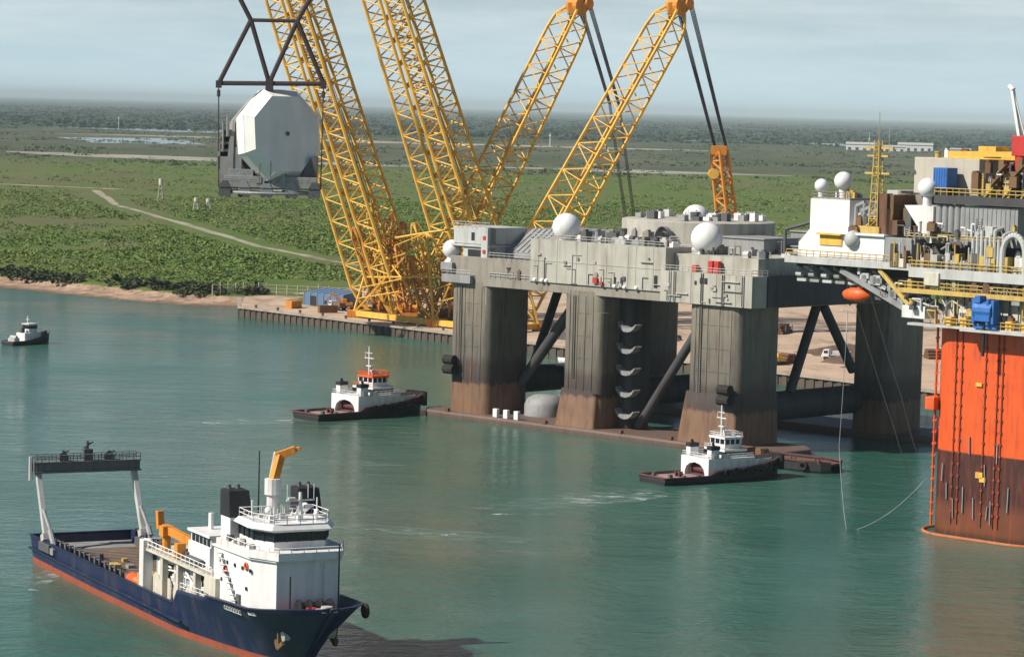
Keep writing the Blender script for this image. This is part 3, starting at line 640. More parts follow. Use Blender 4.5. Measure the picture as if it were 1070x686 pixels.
# ---- harbour tugs
def harbour_tug(loc, rz, label, roof, trim, L=36.):
    t = empty('harbour_tug', loc, rz, label, 'tugboat', 'tugboats holding the grey platform')
    S = []
    for x, wl, dk, top in ((0, 4.6, 5.0, 1.7), (2, 5, 5.3, 1.7), (12, 5.3, 5.5, 1.75), (14, 5.3, 5.5, 2.6), (22, 5.1, 5.5, 3.1), (28, 3.9, 5.1, 3.8), (32, 2.2, 3.9, 4.4), (34.5, .9, 2.4, 4.8), (36, .2, .6, 5.0)):
        S.append((x, [(wl * .6, -2.5), (wl, 0), ((wl + dk) / 2, top * .5), (dk, top)]))
    hull_shell(MB(), S).build('hull', M['black'], t, smooth=True, solid=.15)
    d = MB(); d.prism(deck_poly(S, 1.2, .15, .1, 15), .9, 1.25); d.build('aft_deck', M['tug_deck'], t)
    d = MB(); d.prism(deck_poly(S, 2.5, .3, 14, 35), 1.9, 2.2); d.build('fore_deck', M['tug_deck'], t)
    r = MB()
    for s in (-1, 1):
        pts = [(x, s * (p[-1][0] + .1), p[-1][1] + .02) for x, p in S]
        for a, c in zip(pts[:-1], pts[1:]): r.bar(a, c, .4, .3)
    r.bar((0, -5, 1.7), (0, 5, 1.7), .5, .35); r.build('rubbing_strake', trim, t)
    for s in (-1, 1):
        for i in range(7):
            x = 17 + i * 2.6; k = MB(); hb = 5.75 if x < 24 else 5.75 - (x - 24) * .28
            ring(k, (x, s * hb, 2.2 + (x - 17) * .06), .75, .33, 'y', 12, 6); k.build('tyre_fender', M['rubber'], t, smooth=True)
    k = MB()
    for i in range(9): a = R(-70 + i * 17.5); k.tube((34.3 + 1.5 * math.cos(a), 3.2 * math.sin(a), 2.0), (34.3 + 1.5 * math.cos(a), 3.2 * math.sin(a), 5.4), .75, 8)
    k.build('bow_fender', M['rubber'], t)
    # white deckhouse with an arch over the towing winch
    h = MB()
    for s in (-1, 1): h.box(12, 16, s * 4.4 - .7, s * 4.4 + .7, 1.2, 5.6)
    h.box(12.2, 16, -3.7, 3.7, 4.4, 5.6); h.box(16, 25.5, -5.0, 5.0, 1.8, 5.6)
    for i in range(6):
        a0, a1 = R(180 * i / 6), R(180 * (i + 1) / 6)
        for (q0, q1) in ((a0, a1),):
            p0 = (3.7 * math.cos(q0), 2.0 + 2.4 * math.sin(q0)); p1 = (3.7 * math.cos(q1), 2.0 + 2.4 * math.sin(q1))
            h.add([(12, p0[0], p0[1]), (12, p1[0], p1[1]), (12, p1[0], 5.6), (12, p0[0], 5.6), (13, p0[0], p0[1]), (13, p1[0], p1[1])], [(3, 2, 1, 0), (0, 1, 5, 4)])
    h.build('deckhouse', M['white_clean'], t)
    d = MB(); d.tube((14, -2.2, 2.7), (14, 2.2, 2.7), .9, 12)
    for y in (-2.3, 2.3): d.tube((14, y - .15, 2.7), (14, y + .15, 2.7), 1.4, 14)
    d.box(12.8, 15.2, -2.6, 2.6, 1.2, 1.7); d.build('towing_winch', M['maroon'], t)
    k = MB(); k.prism([(16, 5.05), (25.5, 5.05), (31.5, 3.6), (31.5, 3.4), (25.5, 4.8), (16, 4.8)], 2.2, 5.0); k.prism([(16, -5.05), (25.5, -5.05), (31.5, -3.6), (31.5, -3.4), (25.5, -4.8), (16, -4.8)], 2.2, 5.0); k.build('side_bulwark', M['white'], t)
    q = MB(); q.rail([(12.2, -4.9, 5.6), (12.2, 4.9, 5.6), (25, 4.9, 5.6)], 1., 1.3, .06); q.rail([(12.2, -4.9, 5.6), (25, -4.9, 5.6)], 1., 1.3, .06); q.build('railing', M['white'], t)
    for s in (-1, 1):
        f = empty('funnel', (0, 0, 0)); f.parent = t
        k = MB(); k.box(13, 15.4, s * 3.9 - .8, s * 3.9 + .8, 5.6, 7.6); k.build('funnel_casing', M['white_clean'], f, bevel=.12)
        k = MB(); k.box(12.9, 15.5, s * 3.9 - .9, s * 3.9 + .9, 7.6, 8.5); k.tube((14.2, s * 3.9, 8.4), (14, s * 3.9, 9.3), .35, 8); k.build('funnel_cap', M['black'], f, bevel=.1)
    b1 = [(17.5, -3.8), (24, -3.8), (25.4, -2), (25.4, 2), (24, 3.8), (17.5, 3.8)]
    k = MB(); k.prism(b1, 5.6, 7.4); k.build('upper_house', M['white_clean'], t)
    k = MB(); k.prism(offs(b1, .05), 6.1, 6.9); k.build('cabin_window', M['glass'], t)
    wh = [(18.5, -2.6), (22.5, -2.9), (24, -1.5), (24, 1.5), (22.5, 2.9), (18.5, 2.6)]
    k = MB(); k.prism(wh, 7.4, 8.5); k.build('wheelhouse', M['white_clean'], t)
    k = MB(); k.prism(offs(wh, .03), 8.5, 9.7); k.cur = 1; o_ = offs(wh, .06)
    for i in range(6):
        p, q2 = Vector((*o_[i], 0)), Vector((*o_[(i + 1) % 6], 0))
        for j in range(3): c = p.lerp(q2, j / 3); k.box(c.x - .12, c.x + .12, c.y - .12, c.y + .12, 8.45, 9.75)
    k.build('window_band', [M['glass'], M['white_clean']], t)
    k = MB(); k.prism(offs(wh, .5), 9.7, 10.2); k.build('wheelhouse_roof', roof, t)
    q = MB(); rr = [(*p, 10.2) for p in offs(wh, .3)]; q.rail(rr + rr[:1], .9, 1.2, .06); q.rail([(17.6, -3.7, 7.4), (17.6, 3.7, 7.4)], .9, 1.2, .06); q.build('roof_railing', roof if roof is not M['white'] else M['white'], t)
    k = MB(); k.tube((19.5, 0, 10.2), (19.3, 0, 17.4), .3, 8, r2=.16); k.tube((20.6, 0, 10.2), (19.5, 0, 14), .14); k.tube((19.4, -1.7, 14.4), (19.4, 1.7, 14.4), .13); k.tube((19.4, -1.1, 15.7), (19.4, 1.1, 15.7), .11); k.box(19.2, 20.4, -.9, .9, 12.3, 12.6); k.tube((19.4, 1.5, 14.4), (19.4, 1.5, 16), .06); k.build('mast', M['white'], t)
    k = MB(); k.box(20.6, 22, -.4, .4, 10.2, 11.2); k.sphere((21.5, 1.4, 10.9), .5, 10); k.build('searchlight', M['white'], t)
    k = MB(); k.box(7, 8, -.9, -.5, 1.25, 2.5); k.box(7, 8, .5, .9, 1.25, 2.5); k.tube((7.5, -1.4, 2.2), (7.5, 1.4, 2.2), .2, 8); k.build('towing_bitt', M['maroon'], t)
    k = MB()
    for x, y in ((3, 3.8), (5.5, -4), (10, 3.9), (9.6, -4.1), (4, -1)): k.box(x, x + .8, y - .4, y + .4, 1.25, 2.0)
    k.build('deck_fitting', M['dark_steel'], t)
    k = MB(); k.tube((29, -1.5, 3.3), (29, 1.5, 3.3), .9, 12); k.box(28, 30, -1.8, 1.8, 2.2, 2.7); k.build('bow_winch', M['maroon'], t)
    k = MB(); k.box(16.5, 18.0, -4.9, -3.9, 5.6, 6.5); k.build('life_raft', M['white'], t)
    return t
tg = harbour_tug((-45.2, 633.0, 0), R(43), 'white tugboat with orange wheelhouse roof pushing at the left leg of the grey platform', M['orange'], M['maroon'])
tg.scale = (.93, .93, .9)
tg = harbour_tug((27.2, 539.0, 0), R(34), 'white tugboat with white roof and red trim at the near corner of the grey platform', M['white'], M['maroon'])

tg.scale = (.84, .84, .82)

def small_tug():
    t = empty('small_tug', (-141.5, 802.5, 0), R(52), 'small grey and white tugboat alone on the water near the left bank', 'tugboat')
    S = [(x, [(wl * .6, -1.5), (wl, 0), ((wl + dk) / 2, top * .5), (dk, top)]) for x, wl, dk, top in ((0, 2.2, 2.5, 1.2), (6, 2.6, 2.8, 1.3), (11, 2.2, 2.7, 2.2), (14, 1.1, 1.9, 3.0), (15.5, .2, .5, 3.5))]
    hull_shell(MB(), S).build('hull', M['black'], t, smooth=True, solid=.12)
    d = MB(); d.prism(deck_poly(S, .95, .1, .1, 15), .7, .95); d.build('deck', M['light_steel'], t)
    k = MB(); k.box(5, 11, -1.8, 1.8, .9, 3.3); k.build('deckhouse', M['white'], t, bevel=.1)
    k = MB(); k.box(7, 10, -1.3, 1.3, 3.3, 5.6); k.box(6.7, 10.3, -1.5, 1.5, 5.6, 5.85); k.build('wheelhouse', M['white'], t)
    k = MB(); k.box(6.95, 10.05, -1.35, 1.35, 4.4, 5.3); k.build('window_band', M['glass'], t)
    k = MB(); k.tube((7.6, 0, 5.8), (7.6, 0, 8), .14); k.tube((7.6, -.7, 7), (7.6, .7, 7), .08); k.build('mast', M['white'], t)
    k = MB(); k.box(5, 6.2, -.5, .5, 3.3, 4.8); k.build('funnel', M['dark_steel'], t, bevel=.1)
    k = MB(); k.box(1.5, 3.5, -1.3, 1.3, .95, 2.0); k.tube((2.5, -1.2, 2.2), (2.5, 1.2, 2.2), .5, 10); k.build('towing_winch', M['light_steel'], t)
small_tug()

def work_barge():
    t = empty('work_barge', (42.2, 580, 0), R(-38), 'low dark barge with a rusty brown deck moored just right of the near tugboat', 'barge')
    S = [(x, [(h * .8, -1), (h, .4), (h, 2.2)]) for x, h in ((0, 3.6), (2, 4), (24, 4), (27, 3.4), (28.5, 2.0))]
    hull_shell(MB(), S).build('hull', M['black'], t, solid=.15)
    d = MB(); d.prism(deck_poly(S, 1.9, .1, .1, 28), 1.4, 1.75); d.build('deck', M['rust'], t)
    k = MB()
    for s in (-1, 1): k.bar((0, s * 4.0, 2.25), (24, s * 4.0, 2.25), .4, .3); k.bar((24, s * 4, 2.25), (28.5, s * 2, 2.25), .4, .3)
    k.build('gunwale', M['maroon'], t)
    for x in (2.5, 8, 14, 20, 25.5):
        k = MB(); k.tube((x, -3.3, 1.7), (x, -3.3, 2.8), .25, 8); k.tube((x + .9, -3.3, 1.7), (x + .9, -3.3, 2.8), .25, 8); k.build('bollard', M['rust'], t)
    k = MB(); k.box(4, 8, -2, 2, 1.75, 3.2); k.tube((11, -1.5, 2.6), (11, 1.5, 2.6), .8, 10); k.build('deck_machinery', M['brown'], t, bevel=.1)
    for i in range(4):
        k = MB(); ring(k, (4 + i * 6.5, -4.35, 1.3), .7, .3, 'y', 12, 6); k.build('tyre_fender', M['rubber'], t, smooth=True)
work_barge()
# ------------------------------------------------------------------ grey semi-submersible platform
YAW = .757
def platform():
    t = empty('grey_platform', (49.3, 587.0, 0), -YAW, 'huge rust streaked grey semi-submersible platform on six legs carrying white radomes', 'platform')
    for y0 in (-2.2, 48.5):
        b = MB(); b.prism([(-95, y0 + 3), (-92, y0), (4, y0), (8, y0 + 4), (8, y0 + 13), (4, y0 + 17), (-92, y0 + 17), (-95, y0 + 14)], -5, 1.5); b.build('pontoon', M['pontoon'], t, bevel=.5)
    for x in (-86, -56, -34, -20, 2): fl = MB(); fl.box(x, x + .8, -2.0, -1.2, 1.5, 2.2); fl.build('pontoon_fitting', M['rust'], t)
    for i in range(3): k = MB(); k.box(-71.5 + i * 3.2, -70.2 + i * 3.2, -1.7, -.8, 1.5, 3.4); k.build('marker_box', M['white_clean'], t, bevel=.1)
    for x0, x1 in ((-87.5, -75), (-53, -41.5), (-17.5, -3.2)):
        for y0, y1 in ((0, 14), (48, 62)):
            if x0 == -17.5 and y0 > 1: x0, x1 = -10.5, -.3
            if x0 == -87.5 and y0 > 1: x1 = -71
            b = MB(); b.prism(rrect(x0, x1, y0, y1, 2.2), 1.2, 31.0)
            if x0 == -53 and y0 == 0: b.prism(rrect(x0 - .7, x1 - .6, y0 - 1.0, y1 - 2, .8), 1.3, 9.6, poly2=rrect(x0 + .05, x1 - .9, y0 - .06, y1 - 2, .8))
            if x0 == -17.5 and y0 == 0: b.prism(rrect(x0 - 1.6, x1, y0 - .8, y1, .8), 1.3, 12, poly2=rrect(x0 - .05, x1 - .4, y0 - .06, y1, .8))
            for k in range(4):
                xx = x0 + 2.4 + k * (x1 - x0 - 4.8) / 3
                if y0 == 0: b.box(xx - .1, xx + .1, y0 - .12, y0 + .2, 9, 30)
            c = b.build('leg', M['sbx_col'], t, smooth=True)
            if y0 == 0 and x0 != -53:
                f = MB()
                for zz in (11, 13.2): f.tube((x0 + .5 if x0 < -50 else x1 - 4, -1.4, zz), (x0 + 3.5 if x0 < -50 else x1 - 1, -1.4, zz), 1.1, 10)
                f.build('fender', M['rubber'], c)
    # half round sponson and the stacked fairleads on the middle leg
    b = MB(); b.lathe([(1.7, 9.), (1.7, 26.6), (0.02, 26.6)], -42.6, 1.3, 20); b.build('sponson', M['sbx_col'], t, smooth=True)
    b = MB(); b.prism(rrect(-42.5, -38.6, 6, 14, 1.5), 1.2, 30.5); b.build('sponson', M['shade_steel'], t)  # backdrop block behind the fairleads, coloured with the shade of the bay
    for i in range(5):
        b = MB(); z = 4.2 + i * 4.7; n = 8
        for k in range(n):
            a0, a1 = R(200 + 130 * k / n), R(200 + 130 * (k + 1) / n)
            p = lambda a: (-38.0 + 2.5 * math.cos(a) * 1.15, 5.4, z + 2.6 + 2.6 * math.sin(a))
            r0 = .15 + .75 * math.sin(math.pi * (k + .5) / n)
            b.bar(p(a0), p(a1), 2.2, r0)
        b.build('fairlead', M['steel'], t)
    # bracing; the shade under the deck is put into its colour
    for pts, r in ((((-76, 11, 7), (-57, 11, 29.5)), 1.2), (((-37, 8, 2), (-19, 8, 27)), 1.0)):
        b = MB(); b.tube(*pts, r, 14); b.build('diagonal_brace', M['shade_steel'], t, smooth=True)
    for x in (-6.5, -81):
        for y0, y1, z in ((25, 43.5, 15), (24, 21.5, 11.5)):
            b = MB(); b.tube((x, 31 + (1.2 if y1 > 30 else -1.2), 29.5), (x, y1, z), 1.05, 14); b.build('diagonal_brace', M['shade_steel'], t, smooth=True)
    for x in (-10, -46, -81):
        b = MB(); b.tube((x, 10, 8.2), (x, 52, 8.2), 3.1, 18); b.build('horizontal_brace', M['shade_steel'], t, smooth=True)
    b = MB(); b.lathe([(4.6, 1.4), (4.6, 4.6), (4.0, 6.2), (2.6, 7.2), (.01, 7.5)], -67.5, 11, 22); b.v = [(x, y, 1.4 + (z - 1.4) * .8) for x, y, z in b.v]; b.build('ballast_tank', M['steel'], t, smooth=True)
    # deck hull
    b = MB(); b.box(-87.5, 0, 0.02, 62, 30.2, 36.6); b.build('deck_box', [M['tan_steel']], t, bevel=.12)
    b = MB(); b.box(-62.5, -23.6, -.35, 30, 32.3, 41.6); b.box(-23.6, -1, 2.5, 30, 36.6, 40.4)
    for x in (-60.1, -54.6, -48.9, -45.8, -40.2, -34.1, -31.9, -27): b.box(x, x + .09, -.42, -.34, 32.4, 41.5)
    b.box(-62.4, -23.8, -.44, -.34, 36.9, 37.05)
    b.build('upper_hull', M['hullgrey'], t)
    b = MB(); b.box(-24.4, .25, -.9, 4, 30.4, 36.9)
    for x in (-20.5, -16.1, -9.2, -4.1): b.box(x, x + .09, -.98, -.89, 30.5, 36.8)
    b.build('side_casing', M['hullgrey'], t)
    b = MB(); b.box(-.1, .5, 4.2, 61.8, 30.4, 36.9); b.build('end_bulkhead', M['shade_steel'], t)  # slab on the end face, its shadow side painted in as dark steel
    b = MB()
    for z, y in ((32.25, -.75), (36.75, -1.1)):
        b.rail([(-75, y + .6 if z > 33 else -.2, z), (-62.6, y + .6 if z > 33 else -.2, z)], 1.1, 1.5, .07)
    b.rail([(-23.6, -.8, 36.95), (0, -.8, 36.95), (0, 20, 36.95)], 1.1, 1.6, .07); b.rail([(-62.4, -.2, 41.6), (-23.8, -.2, 41.6)], 1.1, 1.6, .07); b.build('railing', M['light_steel'], t)
    # openings and red boxes
    for x, z, w_, h_ in ((-26.6, 33.0, .9, 2.6), (-38, 33, .7, 1.6), (-36, 33, .7, 1.6), (-13.6, 34.7, .8, 1.2), (-12.4, 34.7, .8, 1.2), (-15, 34.4, .5, .8), (-6, 34.2, .5, .6)): d = MB(); d.box(x, x + w_, -1.02 if x > -24 else -.46, -.6 if x > -24 else -.2, z, z + h_); d.build('hatch', M['black'], t)
    
    for x, z, w_ in ((-43.6, 33, 1.2), (-41.6, 32.6, .8)): d = MB(); d.box(x, x + w_, -.9, -.35, z, z + w_); d.build('fire_station', M['red'], t)
    
    for x, z in ((-13.2, 39.4), (-11.6, 39.4), (-17.6, 38.3)): d = MB(); d.box(x, x + 1.2, 1.0, 2.2, 36.9, z); d.build('red_locker', M['red'], t, bevel=.08)
    rnd = random.Random(21)
    for x in (-61, -57.5, -37.6, -34.8, -31.5, -58.8): d = MB(); d.sphere((x, -.4, 32.6), .5, 8); d.build('white_float', M['white_clean'], t)
    # left end: white stair tower with balconies, recessed dark workshop
    k = empty('stair_tower', (0, 0, 0)); k.parent = t
    b = MB(); b.box(-87.6, -76.2, 1, 13, 39.4, 43.2); b.box(-84.5, -76.2, 1, 10, 35.4, 38.8); b.box(-78.2, -76.2, .2, 3, 26, 43.2); b.box(-88, -76, .5, 13.5, 38.8, 39.3); b.build('tower_wall', M['light_steel'], k, bevel=.08)
    
    for q in ((-83, -78.5, .96, 1.02, 36, 38.2), (-82, -81, .94, 1.02, 40.2, 42)): b = MB(); b.box(*q); b.build('tower_window', M['black'], k)
    b = MB(); b.box(-89, -80, -1.2, 6, 30.6, 32.4); b.box(-89.6, -86, -1.0, 5, 33.2, 35.0); b.build('balcony', M['steel'], k, bevel=.06)
    
    for x0, x1, y, z in ((-88, -76, .6, 43.2), (-89, -80, -1.1, 32.4)): b = MB(); b.rail([(x0, y, z), (x1, y, z)], 1.1, 1.4, .07); b.build('tower_railing', M['light_steel'], k)
    for z in (37.5, 40.6):
        b = MB(); b.box(-77.6, -76.8, .05, .2, z, z + .8); b.build('warning_light', M['red'], k)
    b = MB(); b.add([(-76, 6, 36.6), (-62.6, 6, 36.6), (-62.6, 6, 38), (-76, 6, 38), (-76, 14, 43), (-62.6, 14, 43), (-76, 30, 43), (-62.6, 30, 43), (-76, 30, 36.6), (-62.6, 30, 36.6)],
            [(0, 1, 2, 3), (3, 2, 5, 4), (4, 5, 7, 6), (0, 3, 4, 6, 8), (1, 9, 7, 5, 2), (6, 7, 9, 8)])
    for i in range(9): x = -75.6 + i * 1.6; b.bar((x, 5.9, 38.1), (x, 13.9, 43.1), .15, .15)
    b.build('workshop', M['steel'], t)
    b = MB(); b.box(-75.8, -63, 3.0, 5.9, 32.5, 36.6); b.build('recess', M['dark_steel'], t)
    def clutter(n, x0, x1, y0, y1, z, hmax, mats, seed, name='deck_machinery'):
        rnd = random.Random(seed)
        for i in range(n):
            b = MB(); x, y = rnd.uniform(x0, x1), rnd.uniform(y0, y1); s1, s2, h = rnd.uniform(.4, 1.5), rnd.uniform(.4, 1.4), rnd.uniform(.8, hmax)
            kind = rnd.random()
            if kind < .4: b.box(x - s1, x + s1, y - s2, y + s2, z, z + h); b.box(x - s1 * .5, x + s1 * .4, y - s2 * .6, y + s2 * .5, z + h, z + h + .4)
            elif kind < .6: b.tube((x, y, z), (x, y, z + h), s1 * .6, 10); b.tube((x, y, z + h), (x, y, z + h + .3), s1 * .75, 10)
            elif kind < .8: b.tube((x - s1, y, z + .7), (x + s1, y, z + .7), .7, 10); b.box(x - s1, x + s1, y - .5, y + .5, z, z + .4)
            else:
                b.tube((x, y, z), (x, y, z + h * 1.3), .16, 6); b.tube((x, y, z + h * 1.3), (x + s1, y + s2, z + h * 1.3), .16, 6); b.tube((x + s1, y + s2, z), (x + s1, y + s2, z + h * 1.3), .16, 6)
            b.build(name, rnd.choice(mats), t)
    g1 = [M['steel'], M['light_steel'], M['dark_steel'], M['white'], M['tan_steel']]
    clutter(24, -75, -64, .2, 3, 32.45, 2.2, g1 + [M['brown']], 1)
    clutter(34, -50, -37, 1, 20, 41.6, 2.8, g1, 2)
    clutter(20, -36, -24, .5, 8, 41.6, 1.6, g1, 3)
    clutter(18, -23, -2, 4, 12, 40.4, 1.8, g1, 4)
    clutter(60, -12, -.5, 10, 60, 36.7, 5.0, g1 + [M['dark_steel'], M['tan_steel'], M['brown']], 5)
    b = MB()
    for i in range(10): x = -70 + i * 6.8; b.tube((x, 20, 36.6), (x, 20, 43.6), .12, 5)
    b.rail([(-86, 58, 41), (-30, 58, 41)], 1.6, 2.5, .1, 3); b.build('aft_railing', M['tan_steel'], t)
    b = MB(); b.box(-86, -56, 30, 61, 36.6, 41.2); b.box(-24, -1, 30, 61, 36.6, 39.5); b.build('aft_house', M['steel'], t)
    rn = random.Random(55)
    for i in range(46):
        b = MB(); up = rn.random() < .6; x = rn.uniform(-61, -25) if up else rn.uniform(-23, -1); y = -.36 if up else -.91; z0, z1 = (32.5, 41) if up else (30.6, 36.5); z = rn.uniform(z0, z1 - 1); q_ = rn.random()
        if q_ < .3: b.path([(x, y - .12, z0), (x, y - .12, z), (x + rn.uniform(-3, 3), y - .12, z)], .08, 5); nm = 'wall_pipe'
        elif q_ < .5: b.box(x, x + rn.uniform(.3, 1.1), y - .3, y + .1, z, z + rn.uniform(.3, .9)); nm = 'wall_box'
        elif q_ < .65:
            for j in range(14): b.box(x, x + .5, y - .2, y, z0 + j * .45, z0 + j * .45 + .06)
            b.box(x - .05, x, y - .2, y, z0, z0 + 6.3); b.box(x + .5, x + .55, y - .2, y, z0, z0 + 6.3); nm = 'wall_ladder'
        elif q_ < .85: b.box(x, x + rn.uniform(1.5, 5), y - .35, y + .05, z, z + .12); nm = 'wall_bracket'
        else: b.tube((x, y - .25, z), (x, y + .1, z), rn.uniform(.2, .45), 10); nm = 'vent'
        b.build(nm, M[rn.choice(['steel', 'light_steel', 'hullgrey', 'dark_steel', 'tan_steel'])], t)
    for x0, x1 in ((-87.5, -75), (-53, -42.5), (-17.5, -3.2)):
        for z in (16.5, 21.3, 26.2): b = MB(); b.box(x0 + 2.2, x1 - 2.4, -.09, .05, z, z + .1); b.build('weld_band', M['sbx_col'], t)
        b = MB(); x = x0 + 1.2 + 2.2; b.box(x, x + .07, -.3, 0, 12, 30); b.box(x + .6, x + .67, -.3, 0, 12, 30)
        for j in range(36): b.box(x, x + .6, -.3, -.22, 12.2 + j * .5, 12.28 + j * .5)
        b.build('leg_ladder', M['tan_steel'], t)
    # ring foundation of the radar with its cover
    b = MB(); b.lathe([(17, 40), (17, 46.2), (16.6, 46.4), (.01, 46.6)], -41, 31, 56); b.build('ring_foundation', M['hullgrey'], t, smooth=True)
    for i in range(34):
        a = rnd.uniform(0, 2 * math.pi); q = rnd.uniform(3, 15); x, y = -41 + q * math.cos(a), 31 + q * math.sin(a); h = rnd.uniform(.5, 1.7)
        b = MB(); b.box(x - rnd.uniform(.4, 1.4), x + rnd.uniform(.4, 1.4), y - .7, y + .7, 46.5, 46.6 + h); b.tube((x, y, 46.6), (x, y, 47 + h), .1, 5); b.build('ring_equipment', rnd.choice([M['steel'], M['dark_steel'], M['light_steel'], M['white']]), t)
    for x0, x1, y0, y1, z1 in ((-25, -12, 18, 30, 43.5), (-14, -4, 26, 40, 42), (-22, -8, 40, 52, 44.5)):
        b = MB(); b.box(x0, x1, y0, y1, 36.6, z1); b.box(x0 - .3, x1 + .3, y0 - .3, y1 + .3, z1, z1 + .3); b.build('deck_house', M['steel'], t, bevel=.1)
    b = MB(); b.lathe([(2.2, 0), (2.2, 3.8), (1.6, 3.8), (1.6, 0)], 0, 0, 20, 0, math.pi); b.v = [(-36 + x, 12.6 + z * .4, 41.6 + y * 1.7) for x, y, z in b.v]; b.build('ring_doorway', M['steel'], t)
    b = MB(); b.sphere((-46, 36, 46.4), 3.1, 22, .1); b.build('radome', M['white_clean'], t, smooth=True)
    for x, y, z, r_ in ((-56, 4, 41.5, 3.1), (-18.6, 7, 40.6, 3.4), (-88.9, 2.0, 35.8, 2.2), (-88.9, 1.4, 33.0, 1.5)):
        b = MB(); b.sphere((x, y, z + r_ * .92), r_, 26, -.95); b.tube((x, y, z - .6), (x, y, z + .5), r_ * .55, 14); b.build('radome', M['white_clean'], t, smooth=True)
    # dark winch house at the near end
    b = MB(); b.lathe([(3.6, 36.8), (3.6, 40.2), (.01, 40.8)], -4, 22, 18); b.build('winch_house', M['dark_steel'], t)
    b = MB(); b.path([(-8, 20, 37), (-8, 20, 46), (-1, 24, 48.5)], .4, 6); b.build('deck_crane', M['dark_steel'], t)
    b = MB(); b.path([(1, 30, 36.9), (2.2, 30, 36.9), (2.2, 30, 30.2)], .2, 6); b.path([(1, 40, 36.9), (2.2, 40, 36.9), (2.2, 40, 32)], .2, 6); b.build('davit', M['dark_steel'], t)
platform()

